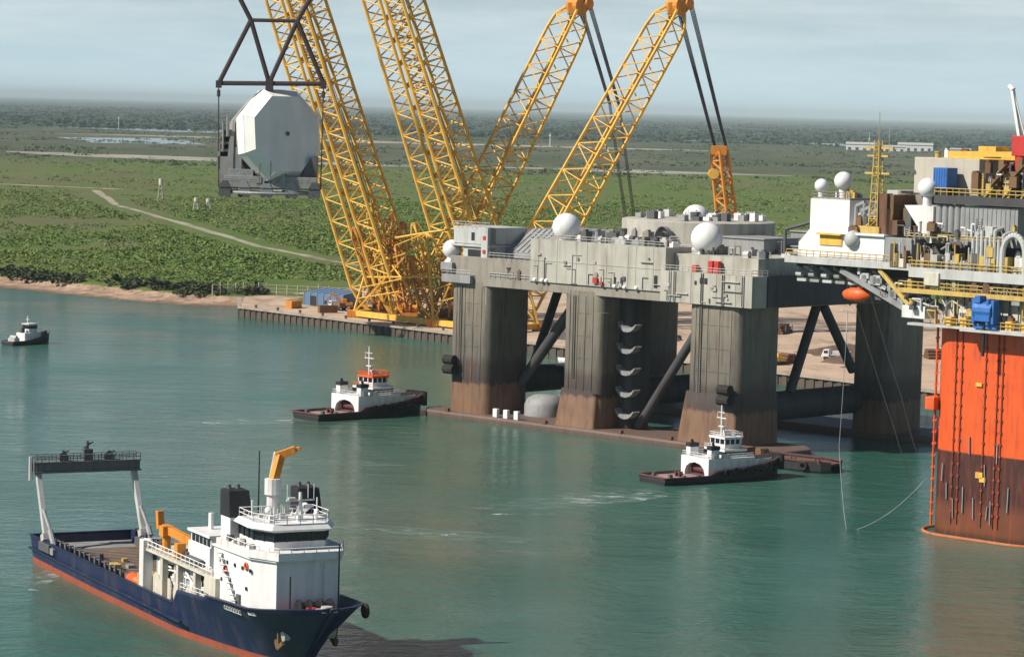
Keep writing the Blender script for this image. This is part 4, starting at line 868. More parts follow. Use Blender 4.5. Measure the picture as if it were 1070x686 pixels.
# ------------------------------------------------------------------ orange legged oil platform
def oil_platform():
    t = empty('oil_platform', (71.3, 485.9, 0), -YAW, 'oil platform with one bright orange leg and crowded white and yellow decks', 'oil platform')
    b = MB(); b.prism(rrect(0, 23, 0, 23, 4.2, 8), -6, 35.2); c = b.build('leg', M['th_col'], t, smooth=True)
    k = MB()
    for x in (5.2, 6.4, 11.2, 13.6, 14.6):
        k.tube((x, -.16, 2), (x, -.16, 35), .085, 6)
        for z in range(4, 34, 2): k.box(x - .22, x + .22, -.26, .02, z, z + .35)
    k.build('leg_piping', M['leg_pipe'], c)
    k = MB(); rnd = random.Random(4)
    
    for x, z, h in ((4.3, 6, 2.8), (5.7, 3, 3.2), (7.6, 4, 4.4), (9.8, 3.2, 3.6), (11.9, 9, 3.6), (13.2, 2.6, 4), (12.4, 3.4, 2.2), (16.5, 5, 4.2), (3.2, 9, 3), (8.6, 14, 3), (14.1, 13, 3.4)): k = MB(); k.bar((x, -.2, z), (x + rnd.uniform(-.2, .2), -.2, z + h), .16, .2); k.build('fender_strip', M['steel'], c)
    k = MB(); k.box(10, 11.4, -.3, .1, 10.2, 11.2); k.box(10.8, 12, -.3, .1, 9.6, 10.4); k.box(9.4, 10.6, -.3, .1, 25.6, 26.2); k.build('yellow_marking', M['yellow'], c)
    k = MB()
    for x, y in ((.7, .6), (-.4, 2.4)):
        k.tube((x, y, 1), (x, y, 36), .16, 6)
        for z in range(3, 35, 2): k.bar((x - .35, y, z), (x + .4, y, z), .15, .2)
    k.build('caged_ladder', M['orange'], t)
    k = MB(); k.box(-.7, 1.2, -.4, 1.6, 20.8, 23.0); k.build('ladder_landing', M['orange'], t, bevel=.1)
    # column head, cream cladding and access gallery
    k = MB(); k.prism(rrect(.3, 22.7, .3, 22.7, 3, 5), 35.2, 43.2)
    k.build('column_head', M['cream'], t)
    k = MB()
    for i in range(12): x = 1 + i * 1.8; k.tube((x, -.15, 35.3), (x, -.15, 43), .12, 6, mi=0)
    k.build('riser_piping', M['dark_steel'], t)
    k = MB(); k.box(-3.5, 30, -2.4, 1, 35.1, 35.5); k.box(8, 30, -3.6, -2.4, 34.9, 35.3); k.build('lower_gallery', M['light_steel'], t)
    k = MB(); k.rail([(4, -2.3, 35.5), (24, -2.3, 35.5)], 1.2, 1.2, .08); k.rail([(-6, -1.8, 41.2), (26, -1.8, 41.2)], 1.2, 1.3, .09); k.build('gallery_railing', M['yellow2'], t)
    k = MB(); k.box(-6, 28, -2, 1, 40.8, 41.2); k.box(-6, 28, -2.1, -1.9, 40.5, 41.3); k.build('upper_gallery', M['yellow2'], t)
    # main and quarters decks
    k = MB(); k.box(-31, -4, -1, 34, 44.3, 45.2); k.box(-4, 36, -1.6, 44, 43.2, 44.6); k.box(-31.2, -4, -1.25, -1, 44.2, 45.4); k.box(-4, 36, -1.85, -1.6, 43.2, 44.9); k.build('main_deck', M['light_steel'], t)
    k = MB(); k.rail([(-31, -1, 45.3), (-4, -1, 45.3)], 1.2, 1.5, .08); k.rail([(-4, -1.7, 44.8), (30, -1.7, 44.8)], 1.2, 1.3, .09); k.build('deck_railing', M['yellow2'], t)
    k = MB()
    for x in range(-30, 30, 4):
        k.bar((x, 1, 44.2), (x, 32, 44.2), .5, 1.4)
    k.box(-31, 0, 6, 7, 42.4, 44.2); k.box(-31, 0, 16, 17, 42.4, 44.2); k.build('deck_girder', M['dark_steel'], t)
    k = MB(); k.bar((-19.5, 0, 43.4), (-4.2, 0, 37.0), .9, .9); k.bar((-19.5, 9, 43.4), (-2, 9, 36.6), .8, .8); k.build('diagonal_strut', M['steel'], t)
    k = MB(); k.bar((-11, -.6, 44.0), (-4.6, -.6, 38.4), .5, .7); k.build('yellow_strut', M['yellow2'], t)
    k = MB(); k.box(-5.4, -.6, -1.5, 2, 36.2, 38.3); k.build('winch_cabin', M['white'], t, bevel=.08)
    rnd = random.Random(77)
    for i in range(7):
        k = MB(); x = -30 + i * 2.8; k.tube((x, 1, 42.2), (x + 1.2, 1, 42.2), .55, 10); k.tube((x, .5, 43.6), (x + 2.4, 5, 41.0), .3, 8); k.box(x, x + 2, 1, 3, 40.9, 41.4); k.build('pipe_spool', M['steel'] if i % 2 else M['light_steel'], t)
    for i in range(16):
        k = MB(); x = rnd.uniform(-16, -3); z = 43 - (x + 18) * .36 + rnd.uniform(0, 1.2) ; k.box(x, x + rnd.uniform(.5, 1.6), -.4, 2, z - .5, z + rnd.uniform(.2, 1.2)); k.tube((x, 0, z), (x + 2.4, 0, z - 1.2), .18); k.build('underdeck_equipment', rnd.choice([M['steel'], M['dark_steel'], M['light_steel'], M['red'] if i == 3 else M['steel']]), t)
    # accommodation
    q = empty('living_quarters', (0, 0, 0)); q.parent = t
    k = MB(); k.box(-24.6, -10.6, 0, 12, 45.2, 49.6); k.box(-26, -10.4, -.5, 12.5, 49.6, 50.0); k.build('quarters_wall', M['white_clean'], q, bevel=.06)
    k = MB(); k.box(-30.6, -22, 5, 15, 45.2, 55.4); k.add([(-33, 5, 45.2), (-30.6, 5, 45.2), (-30.6, 5, 50), (-33, 5, 47.5), (-33, 14, 45.2), (-30.6, 14, 45.2), (-30.6, 14, 50), (-33, 14, 47.5)], [(0, 1, 2, 3), (7, 6, 5, 4), (0, 3, 7, 4), (3, 2, 6, 7)]); k.build('quarters_tower', M['white_clean'], q)
    k = MB(); k.box(-24.4, -19.6, -.2, .02, 47.6, 49.4); k.box(-24.6, -19.4, -.9, .0, 49.4, 49.7); k.build('yellow_panel', M['yellow'], q)
    k = MB(); k.sphere((-17.4, .2, 48.8), 1.6, 16); k.build('round_tank', M['light_steel'], q, smooth=True)
    k = MB(); k.box(-30.5, -22.1, 5.2, 14.6, 55.4, 55.7); k.rail([(-30.5, 5.1, 55.7), (-22, 5.1, 55.7)], 1, 1.2, .07); k.build('quarters_roof', M['tan_steel'], q)
    for x, y, z, r_ in ((-30.6, 8, 56.4, 1.25), (-25.8, 8, 57.0, 1.65), (-3.4, 2, 56.6, 1.7)):
        k = MB(); k.sphere((x, y, z + r_), r_, 22, -.95); k.tube((x, y, z - 1.4), (x, y, z + .3), r_ * .45, 10); k.build('radome', M['white_clean'], t, smooth=True)
    # pipes, vents, exhausts round the mast
    k = MB()
    for i, x in enumerate((-19, -17.8, -16.6)): k.path([(x, 3, 50), (x, 3, 54.5 - i * .8), (x + 1.8, 3, 55.2 - i * .8), (x + 1.8, 3, 52)], .42, 8)
    k.build('ventilation_duct', M['steel'], t)
    for x0, x1, y0, z0, z1, m in ((-18.5, -13, 4, 50, 51.8, 'light_steel'), (-17.6, -12.6, 1, 50, 51.2, 'yellow2'), (-12.6, -10.4, 2, 50, 56.8, 'brown'), (-10.2, -4.6, -.4, 45.2, 49.6, 'steel'), (-7.8, -6.6, 2, 50, 55, 'dark_steel'), (-14, -8, 8, 53, 57.4, 'tan_steel'), (-17, -14.6, 9, 54.6, 57.4, 'light_steel')):
        k = MB(); k.box(x0, x1, y0, y0 + 6, z0, z1); k.build('equipment_cabin', M[m], t, bevel=.08)
    k = MB(); k.box(-8.6, -7.5, -.5, -.38, 45.4, 48.6); k.build('cabin_door', M['black'], t)
    k = MB(); k.box(-13.5, -11.4, 1.4, 3, 50, 57); k.box(-10.2, -8.8, 1, 3, 50, 52.5); k.build('rusty_stack', M['rust'], t)
    k = MB(); k.box(-14.2, -12.4, 2, 3.2, 51.6, 53.4); k.build('red_pump', M['red'], t, bevel=.1)
    # yellow lattice mast
    k = MB()
    for sx in (-1, 1):
        for sy in (-1, 1): k.tube((-14 + sx * .9, 2 + sy * .9, 51), (-14 + sx * .45, 2 + sy * .45, 66), .13, 6)
    for i in range(10):
        z = 51 + i * 1.5; w_ = .9 - .45 * i / 10
        for sy in (-1, 1): k.tube((-14 - w_, 2 + sy * w_, z), (-14 + w_, 2 + sy * w_, z + 1.5), .08, 4); k.tube((-14 - w_, 2 + sy * w_, z), (-14 + w_, 2 + sy * w_, z), .08, 4)
    for z, l in ((60.4, 2.6), (63.4, 2.2), (64.8, 3.2)): k.bar((-14 - l, 2, z), (-14 + l, 2, z), .5, .35)
    k.tube((-14, 2, 66), (-14, 2, 71), .07); k.tube((-11.8, 2, 64), (-11.8, 2, 68.5), .06); k.tube((-16, 2, 64.6), (-16, 2, 67.5), .06); k.build('lattice_mast', M['yellow2'], t)
    # radome pedestal, big grey modules
    k = MB(); k.add([(-7.4, 1, 55.2), (-1.4, 1, 55.2), (-1.4, 1, 49), (-2.4, 1, 49), (-7.4, 8, 55.2), (-1.4, 8, 55.2), (-1.4, 8, 49), (-2.4, 8, 49)], [(3, 2, 1, 0), (4, 5, 6, 7), (0, 1, 5, 4), (1, 2, 6, 5), (2, 3, 7, 6), (3, 0, 4, 7)]); k.build('radome_pedestal', M['white'], t)
    k = MB()
    for i in range(5): k.tube((-.4 + i * 1.25, 1.6, 49), (-.4 + i * 1.25, 1.6, 55.6), .68, 12)
    k.build('cylinder_bank', M['steel'], t, smooth=True)
    k = MB(); k.box(4.8, 15.6, 1, 9, 49, 55.6)
    for i in range(12): k.box(5 + i * .9, 5.1 + i * .9, .9, 1, 49, 55.6)
    k.build('grey_module', M['steel'], t)
    k = MB(); k.box(-3, 24, 4, 12, 44.6, 49.0); k.build('lower_module', M['dark_steel'], t)
    k = MB(); k.box(-1, 26, .5, 20, 55.8, 57.2); k.build('upper_deck', M['shade_steel'], t)
    k = MB(); k.rail([(-1, .6, 57.2), (24, .6, 57.2)], 1.2, 1.2, .09); k.rail([(-5, -1.2, 49.6), (0, -1.2, 49.6), (16, -1.2, 49.6)], 1.0, 1.2, .08); k.build('upper_railing', M['yellow2'], t)
    k = MB(); k.box(-9.2, 4.2, 6, 18, 57.2, 63.4); k.build('beige_module', M['beige'], t, bevel=.1)
    k = MB(); k.box(-4, 28, 9, 15, 63.4, 64.6); k.box(2.5, 6, 8, 12, 64.6, 65.6); k.bar((-2, 5.9, 64.2), (22, 5.9, 64.6), .5, .9); k.build('gantry_beam', M['yellow'], t)
    for i in range(12):
        k = MB(); x = 8 + i * 1.2; z = 57.2 + (i % 3) * 2; k.box(x, x + 1.0, 2.5, 6, z, z + rnd.uniform(1.4, 2.6)); k.tube((x, 2.3, z), (x + 1.6, 2.3, z + 1.6), .18); k.build('drilling_machinery', M['brown'] if i % 3 else M['yellow2'], t)
    k = MB(); k.box(8, 22, 6, 9, 57.2, 63.3); k.build('machinery_house', M['brown'], t)
    cr = empty('pedestal_crane', (0, 0, 0)); cr.parent = t
    k = MB(); k.tube((12.8, 6, 57), (12.8, 6, 64.4), 1.3, 12); k.box(11.4, 14.2, 4.6, 7.4, 64.2, 67.6); k.build('crane_house', M['red'], cr, bevel=.1)
    k = MB(); k.bar((12.2, 6, 66.6), (10.2, 6, 75.4), .5, .7); k.bar((13.2, 6, 67), (10.4, 6, 75.2), .16, .16); k.tube((10.4, 6, 75.2), (9.6, 6, 75.9), .5, 8); k.build('crane_boom', M['white'], cr)
    for i in range(8):
        k = MB(); x = 8.4 + i * .85; k.path([(x, -1.1, 44.7), (x, -1.1, 50.4 + (i % 3) * .7), (x, 1, 50.8 + (i % 3) * .7)], .32, 8); k.build('process_pipe', M['light_steel'], t)
    k = MB(); k.box(8.2, 12, -.9, 3, 49.8, 52.4); k.build('process_cabin', M['light_steel'], t, bevel=.08)
    k = MB(); n = 14
    pts = [(16.6 + 2.2 * math.cos(R(180 * i / n)), -1.3, 48 + 3.2 * math.sin(R(180 * i / n))) for i in range(n + 1)]
    k.path([(18.8, -1.3, 44.7)] + pts + [(14.4, -1.3, 44.7)], .5, 8); k.build('process_pipe', M['light_steel'], t)
    for i in range(26):
        k = MB(); x = rnd.uniform(-9, 15); k.box(x, x + rnd.uniform(.4, 1.3), -1.4, .5, 44.7, 44.7 + rnd.uniform(.8, 3.2)); k.tube((x, -1.3, 44.7), (x, -1.3, 44.7 + rnd.uniform(2, 4.5)), .14); k.build('deck_equipment', rnd.choice([M['yellow2'], M['yellow2'], M['steel'], M['light_steel'], M['cream'], M['dark_steel'], M['brown']]), t)
    k = MB(); k.box(-.6, 2.4, -2.2, 0, 42, 44.2); k.build('junction_cabin', M['cream'], t, bevel=.08)
    for i in range(14):
        k = MB(); x = rnd.uniform(-5, 20); k.tube((x, -1.2, 36 + rnd.uniform(0, 3)), (x, -1.2, 43), .13); k.tube((x, -1.2, rnd.uniform(38, 42)), (x + rnd.uniform(1, 4), -1.2, rnd.uniform(38, 42)), .13); k.build('hose_run', rnd.choice([M['yellow2'], M['steel'], M['cream'], M['dark_steel']]), t)
    rn = random.Random(123)
    pal = ['yellow2', 'yellow2', 'steel', 'light_steel', 'cream', 'dark_steel', 'brown', 'white', 'dark_steel', 'rust']
    for n_, (x0, x1, y0, y1, z0, z1, hm) in ((40, (-19, -5, .5, 8, 50.0, 50.0, 5)), (24, (-13, -2, 9, 16, 45, 49, 9)), (26, (-4, 16, -1.5, .3, 46, 52, 2.2)), (20, (-5, 18, -2.2, -.4, 36.5, 42, 2.0)), (16, (6, 18, 1.5, 5, 58, 63, 2.2)), (34, (-4, 20, -1.3, 1.5, 44.6, 44.6, 4.2)), (18, (-5, 20, -1.6, .2, 41.2, 41.2, 1.8)), (16, (0, 20, -2.1, .1, 35.5, 35.5, 3.0)), (18, (4, 22, 2, 6, 57.2, 58, 4.5)), (10, (-8, 3, 6.5, 16, 63.4, 63.4, 1.6)), (14, (-12, -3, -1, 1.5, 37, 42.5, 1.2)), (10, (-30, -23, 6, 13, 55.6, 55.6, 1.4))):
        for i in range(n_):
            k = MB(); x, y, z = rn.uniform(x0, x1), rn.uniform(y0, y1), rn.uniform(z0, z1); h = rn.uniform(.5, hm); w_ = rn.uniform(.2, .8); q_ = rn.random()
            if q_ < .4: k.box(x - w_, x + w_, y - .4, y + .4, z, z + h); k.box(x - w_ * .6, x + w_ * .5, y - .46, y + .3, z + h, z + h + .25)
            elif q_ < .7: k.path([(x, y, z), (x, y, z + h), (x + rn.uniform(-2, 2), y, z + h), (x + rn.uniform(-2, 2), y + .5, z + h * .4)], rn.uniform(.09, .22), 6)
            elif q_ < .85: k.tube((x, y, z), (x, y, z + h), w_ * .7, 10); k.tube((x, y, z + h), (x, y, z + h + .2), w_ * .85, 10)
            else:
                k.tube((x - .5, y, z), (x - .5, y, z + h), .07, 5); k.tube((x + .5, y, z), (x + .5, y, z + h), .07, 5)
                for j in range(int(h / .35)): k.tube((x - .5, y, z + j * .35), (x + .5, y, z + j * .35), .05, 4)
            k.build('deck_equipment' if q_ < .4 else 'pipe_run' if q_ < .7 else 'vessel_tank' if q_ < .85 else 'ladder', M[rn.choice(pal)], t)
    wn = empty('mooring_winch', (0, 0, 0)); wn.parent = t
    k = MB(); k.box(10.2, 14.8, -3.0, -1, 35.5, 36.4); k.tube((10.6, -2.6, 38.6), (14.2, -2.6, 38.6), 1.5, 14); k.box(10.2, 10.8, -3.6, -1.4, 36.4, 40.4); k.box(14.0, 14.6, -3.6, -1.4, 36.4, 40.4); k.build('winch_frame', M['blue'], wn, bevel=.08)
    k = MB(); k.box(11, 14, -3.9, -3.0, 36.8, 38); k.box(10.9, 12, -3.8, -2, 39.8, 41); k.tube((13.4, -3.4, 36.2), (13.4, -3.4, 40.6), .4, 8); k.build('winch_motor', M['blue'], wn, bevel=.06)
    k = MB(); k.tube((12.4, -3.0, 31), (12.4, -3.0, 37), .3, 6); k.build('winch_chain', M['black'], wn)
    for x in (4, 7, 16, 19): k = MB(); k.box(x, x + 1.2, -2.1, -.6, 35.5, 37); k.build('gallery_locker', M['yellow'], t)
oil_platform()
def th(x, y, z):
    c, s = math.cos(-YAW), math.sin(-YAW); return (71.3 + c * x - s * y, 485.9 + s * x + c * y, z)
# things resting on or hanging from the platform
t = empty('blue_container', th(-2.4, 2, 57.2), -YAW, 'bright blue box container standing on the upper deck of the oil platform', 'container')
k = MB(); k.box(0, 2.9, 0, 3.0, 1.0, 4.6)
for i in range(6): k.box(.15 + i * .5, .3 + i * .5, -.07, 0, 1.1, 4.5)
k.build('body', M['blue'], t, bevel=.06)
k = MB(); k.box(0, 2.9, .2, .6, 0, 1.0); k.box(0, 2.9, 2.4, 2.8, 0, 1.0); k.build('skid', M['black'], t)
t = empty('lifeboat', th(-20.2, 1.5, 37.9), -YAW, 'orange enclosed lifeboat hanging under the quarters deck of the oil platform', 'lifeboat')
k = MB(); st = []
for x, h, zb, zt in ((0, .15, 1.0, 1.7), (.6, .75, .4, 2.1), (1.8, 1.15, .1, 2.5), (3.6, 1.2, 0, 2.6), (4.6, 1.0, .2, 2.4), (5.4, .5, .6, 2.0), (5.8, .1, 1.1, 1.6)):
    st.append([(x, h * math.cos(a), (zb + zt) / 2 + (zt - zb) / 2 * math.sin(a)) for a in [2 * math.pi * i / 12 for i in range(12)]])
for a, c in zip(st[:-1], st[1:]):
    for i in range(12): k.quad(a[i], c[i], c[(i + 1) % 12], a[(i + 1) % 12])
k.add(st[0], [tuple(range(12))]); k.add(st[-1], [tuple(range(11, -1, -1))]); k.build('hull', M['orange'], t, smooth=True)
k = MB(); k.box(3.4, 4.6, -.5, .5, 2.4, 3.0); k.build('cockpit', M['orange_y'], t, bevel=.15)
k = MB(); k.tube((1, 0, 2.2), (1, 0, 6.3), .07); k.tube((4.8, 0, 2.2), (4.8, 0, 6.3), .07); k.build('fall_wire', M['cable'], t)

def rope(name, pts, r, label, mat, sag=0.):
    P_ = []
    for a, c in zip(pts[:-1], pts[1:]):
        a, c = Vector(a), Vector(c)
        for k in range(14): q = a.lerp(c, k / 14); q.z -= sag * 4 * (k / 14) * (1 - k / 14); P_.append(q)
    P_.append(Vector(pts[-1])); b = MB(); b.path(P_, r, 6); return tag(b.build(name, mat), label, 'rope')
rope('mooring_rope', [th(-17.5, -.5, 36.5), th(-16.5, -3, 13), th(-9, -10, -.4)], .05, 'long slack rope falling from below the lifeboat down to the water', M['steel'], 1.6)
rope('mooring_rope', [th(-.6, .8, 9), th(-9, -8.6, -.3)], .06, 'short slack rope from the orange leg down to the water', M['steel'], 1.5)
rope('mooring_line', [th(-13, -.5, 40), th(-5.5, -.2, 22), th(-2.5, .4, 13)], .06, 'upper of two dark lines slanting from the quarters deck down to the orange leg', M['cable'], .4)
rope('mooring_line', [th(-16, -.5, 38), th(-7, -.2, 17), th(-2.5, .4, 6)], .06, 'lower of two dark lines slanting from the quarters deck down to the orange leg', M['cable'], .4)
# floating boom round the orange leg
b = MB(); pts = []
for i in range(40):
    x, y = rrect(-2.2, 26, -3, 26, 8, 9)[i]; wx, wy, _ = th(x, y, 0); pts.append(Vector((wx, wy, .12)))
b.path(pts + pts[:1], .28, 8); tag(b.build('floating_boom', M['boom'], None, smooth=True), 'thin orange floating boom lying on the water round the orange leg', 'floating boom')
# ------------------------------------------------------------------ quay
def quay():
    b = MB()
    pts = [(-93, 978)] + QUAY
    for a, c in zip(pts[:-1], pts[1:]):
        L = math.dist(a, c); dx, dy = (c[0] - a[0]) / L, (c[1] - a[1]) / L; nx, ny = dy, -dx
        if nx * -1 + ny * -1 < 0 and a != pts[0]: pass
        n = int(L / 1.6)
        for i in range(n):                                   # corrugated sheet piles
            o = .35 if i % 2 else 0.
            p0 = (a[0] + dx * L * i / n - ny * 0, a[1] + dy * L * i / n); p1 = (a[0] + dx * L * (i + 1) / n, a[1] + dy * L * (i + 1) / n)
            q = lambda p, z, e=o: (p[0] - (-nx) * (.15 + e), p[1] - (-ny) * (.15 + e), z)
            b.quad(q(p0, -4), q(p1, -4), q(p1, 2.7), q(p0, 2.7))
            b.quad(q(p1, -4), q(p1, -4, .35 - o), q(p1, 2.7, .35 - o), q(p1, 2.7))
        b.cur = 1; b.bar((a[0] + nx * .3, a[1] + ny * .3, 2.9), (c[0] + nx * .3, c[1] + ny * .3, 2.9), 1.2, .55); b.cur = 0
    m = paint('stained_sheet_pile', (.105, .08, .062), .8, (.05, .04, .035), .6, .3, spots=.4)
    m2 = dirt_mat('concrete_cap', (.42, .36, .29), (.30, .25, .20), .2)
    tag(b.build('quay_wall', [m, m2]), 'long dark sheet pile quay wall with a pale cap below the yellow crane', 'quay')
quay()
def qp(s, d, z=3.03):
    """point on the yard: s metres along the quay edge from its left corner, d metres inland"""
    dx, dy = .6533, -.7571
    return (-88 + dx * s + .7571 * d, 934 + dy * s + .6533 * d, z)

# ------------------------------------------------------------------ heavy lift crane
def lattice(b, p0, p1, w0, w1, dep0, dep1, bays, rc, rl, taper=(.06, .05)):
    """four chord lattice boom from p0 to p1"""
    p0, p1 = Vector(p0), Vector(p1); d = (p1 - p0); L = d.length; d.normalize()
    side = Vector((.70, -.714, 0)); side = (side - d * side.dot(d)).normalized(); dp = d.cross(side).normalized()
    def ring_(t):
        k = 1.
        if t < taper[0]: k = .35 + .65 * t / taper[0]
        if t > 1 - taper[1]: k = .45 + .55 * (1 - t) / taper[1]
        w, e = (w0 + (w1 - w0) * t) * k / 2, (dep0 + (dep1 - dep0) * t) * k / 2; c = p0 + d * L * t
        return [c + side * x * w + dp * y * e for x, y in ((-1, -1), (1, -1), (1, 1), (-1, 1))]
    ts = [i / bays for i in range(bays + 1)]
    rg = [ring_(t) for t in ts]
    for i, (r0, r1) in enumerate(zip(rg[:-1], rg[1:])):
        for j in range(4):
            b.tube(r0[j], r1[j], rc, 6, cap=False)
            m = (j + 1) % 4
            if i % 2: b.tube(r0[j], r1[m], rl, 5, cap=False)
            else: b.tube(r0[m], r1[j], rl, 5, cap=False)
            if i % 2 == 0: b.tube(r1[j], r1[m], rl * .9, 5, cap=False)
    return rg
CR = {'g1f': (-37.5, 905, 3.6), 'g1t': (-86.5, 905, 149.4), 'g2f': (-6, 889, 3.6), 'g2t': (-54.8, 889, 148.7), 'r1f': (-26.8, 899, 3.6), 'r1t': (17.6, 895, 101.5), 'r2f': (-3.3, 884, 3.6), 'r2t': (47.8, 880, 101.8)}
def lift_crane():
    t = empty('lift_crane', (-20, 895, 3), 0, 'giant yellow lattice lifting crane with four booms standing on the sandy quay', 'crane')
    o = Vector((-20, 895, 3))
    V = lambda p: tuple(Vector(p) - o)
    for f, tp, w, e in (('g1f', 'g1t', 13.5, 11), ('g2f', 'g2t', 13.5, 11)):
        f0, t0 = Vector(V(CR[f])), Vector(V(CR[tp])); sd = Vector((.70, -.714, 0))
        for sg in (-1, 1):
            b = MB(); lattice(b, f0 + sd * 6.2 * sg, t0 + sd * 4.6 * sg, 8.2, 7.2, 10, 8, 42, .55, .24); b.build('main_boom', M['yellow'], t)
        for k in range(1, 10): b = MB(); q = k / 10; c_ = f0.lerp(t0, q); b.tube(c_ - sd * (6.2 - 1.6 * q) * .5, c_ + sd * (6.2 - 1.6 * q) * .5, .3, 6); b.tube(c_ - sd * 5, f0.lerp(t0, q + .05) + sd * 5, .2, 5); b.build('boom_tie', M['yellow'], t)
        for k in range(3): b = MB(); b.tube(f0 + Vector((2 + k * .8, 3, 6)), t0 + Vector((1 + k * .8, 2, 0)), .1, 4); b.build('hoist_wire', M['cable'], t)
        b = MB(); c = Vector(V(CR[tp])); b.tube(c + Vector((-2, 1, 0)), c + Vector((2, -1, 0)), 2.0, 12); b.build('boom_head', M['orange_y'], t)
    for f, tp in (('r1f', 'r1t'), ('r2f', 'r2t')):
        b = MB(); rg = lattice(b, V(CR[f]), V(CR[tp]), 11.5, 9, 9.5, 7, 24, .5, .22); b.build('jib_boom', M['yellow'], t)
        c = Vector(V(CR[tp]))
        h = MB(); h.tube(c + Vector((-1.6, 2, .6)), c + Vector((1.6, -2, .6)), 2.7, 16); h.tube(c + Vector((1.6, 1.2, 1.2)), c + Vector((4.0, -.8, 1.2)), 1.9, 14); h.box(c.x - 3, c.x + 2.6, c.y - 2.2, c.y + 2.2, c.z - 2.2, c.z + 1.5); h.build('boom_head', M['orange_y'], t, bevel=.2)
    # backstay mast with its pendants
    top, foot = (62.2, 884, 58.5), (67.2, 884, 24)
    b = MB(); lattice(b, V(foot), V(top), 4.6, 3.6, 4.6, 3.6, 12, .5, .3, (.0, .0)); b.build('backstay_mast', M['orange_y'], t)
    b = MB(); c = Vector(V(top)); b.box(c.x - 2.4, c.x + 2.4, c.y - 1.5, c.y + 1.5, c.z - 1.2, c.z + 1.6); b.build('pendant_block', M['orange_y'], t, bevel=.15); b = MB(); b.tube(c + Vector((-1.6, -2.4, -7)), c + Vector((-1.6, 2.4, -7)), 1.6, 12); b.build('sheave', M['yellow'], t)
    b = MB(); c = Vector(V(foot)); b.box(c.x - 9, c.x + 9, c.y - 6, c.y + 6, 0.03, 8); b.box(c.x - 3, c.x + 3, c.y - 3, c.y + 3, 8, c.z); b.build('counterweight', M['dark_steel'], t)
    for k, (dx0, dx1) in enumerate(((-.5, -1.6), (3.6, 1.8))):
        b = MB()
        for j in range(4): b.tube(Vector(V(CR['r2t'])) + Vector((dx0 + j * .45, -1 + j * .6, .5)), Vector(V(top)) + Vector((dx1 + j * .25, -1 + j * .6, 1)), .16, 5)
        b.build('pendant_wire', M['cable'], t)
    low = (29.5, 892, 71); bot = (36.4, 892, 30)
    for k, (dx0, dx1) in enumerate(((.4, -1.4), (3.4, 1.4))):
        b = MB()
        for j in range(4): b.tube(Vector(V(CR['r1t'])) + Vector((dx0 + j * .4, -1 + j * .6, .5)), Vector(V(low)) + Vector((dx1 + j * .25, -1 + j * .6, 1)), .15, 5); b.tube(Vector(V(low)) + Vector((dx1 + j * .25, -1 + j * .6, 1)), Vector(V(bot)) + Vector((dx1 + j * .3, -1 + j * .6, 0)), .09, 5)
        b.build('pendant_wire', M['cable'], t)
    # base: bogie beams, splayed bracing tower, winches and cabins
    base = [(-50, 903), (-24, 872.5), (-4, 850), (8, 868), (-12, 892), (-36, 920)]
    b = MB()
    P3 = [Vector((x, y, 4.4)) - o for x, y in base]
    for i in range(6): b.bar(P3[i], P3[(i + 1) % 6], 1.6, 1.7)
    for i, j in ((0, 5), (1, 4), (2, 3)): b.bar(P3[i], P3[j], 1.4, 1.6)
    b.build('base_frame', M['yellow'], t)
    for i in range(6):
        k = MB(); c = P3[i]; k.box(c.x - 2, c.x + 2, c.y - 2, c.y + 2, .03, 2.2); 
        for s in (-1.2, 0, 1.2): k.tube((c.x + s, c.y - 2.1, .8), (c.x + s, c.y + 2.1, .8), .7, 10)
        k.build('bogie', M['orange_y'], t)
    b = MB(); rnd = random.Random(9)
    tops = [Vector((x, y, z)) - o for x, y, z in ((-44, 905, 27), (-27, 886, 31), (-12, 874, 34), (0, 870, 33), (-14, 892, 33), (-33, 910, 29))]
    for i in range(6):
        j = (i + 1) % 6; b.tube(P3[i], tops[i], .45, 6); b.tube(P3[i], tops[j], .3, 5); b.tube(P3[j], tops[i], .3, 5); b.tube(tops[i], tops[j], .38, 6)
        m0, m1 = P3[i].lerp(tops[i], .5), P3[j].lerp(tops[j], .5); b.tube(m0, m1, .3, 5)
        for s in (.2, .35, .65, .8):
            q0, q1 = P3[i].lerp(tops[i], s), P3[j].lerp(tops[j], min(1, s + .2)); b.tube(q0, q1, .2, 5)
    b.build('bracing_tower', M['yellow'], t)
    for i in range(13):
        b = MB(); a0 = Vector((rnd.uniform(-44, -2), 0, 0)); yy = 905 - (a0.x + 44) * 1.0 + rnd.uniform(-4, 12); a0 = Vector((a0.x, yy, 4.5)) - o
        a1 = a0 + Vector((rnd.uniform(-10, 10), rnd.uniform(-6, 6), rnd.uniform(18, 36))); lattice(b, a0, a1, 3.2, 2.6, 3.2, 2.6, 9, .3, .17); b.build('strut_lattice', M['yellow'] if i % 2 else M['orange_y'], t)
    for i, (x, y) in enumerate(((-42, 906), (-32, 893), (-20, 880), (-9, 868))):
        k = MB(); c = Vector((x, y, 5.2)) - o; k.box(c.x - 2.5, c.x + 2.5, c.y - 2, c.y + 2, c.z - .6, c.z + .5); k.tube((c.x - 2.2, c.y, c.z + 1.6), (c.x + 2.2, c.y, c.z + 1.6), 1.3, 12)
        for s in (-2.2, 0, 2.2): k.tube((c.x + s - .12, c.y, c.z + 1.6), (c.x + s + .12, c.y, c.z + 1.6), 1.9, 14)
        k.build('hoist_winch', M['orange_y'] if i % 2 else M['rust'], t)
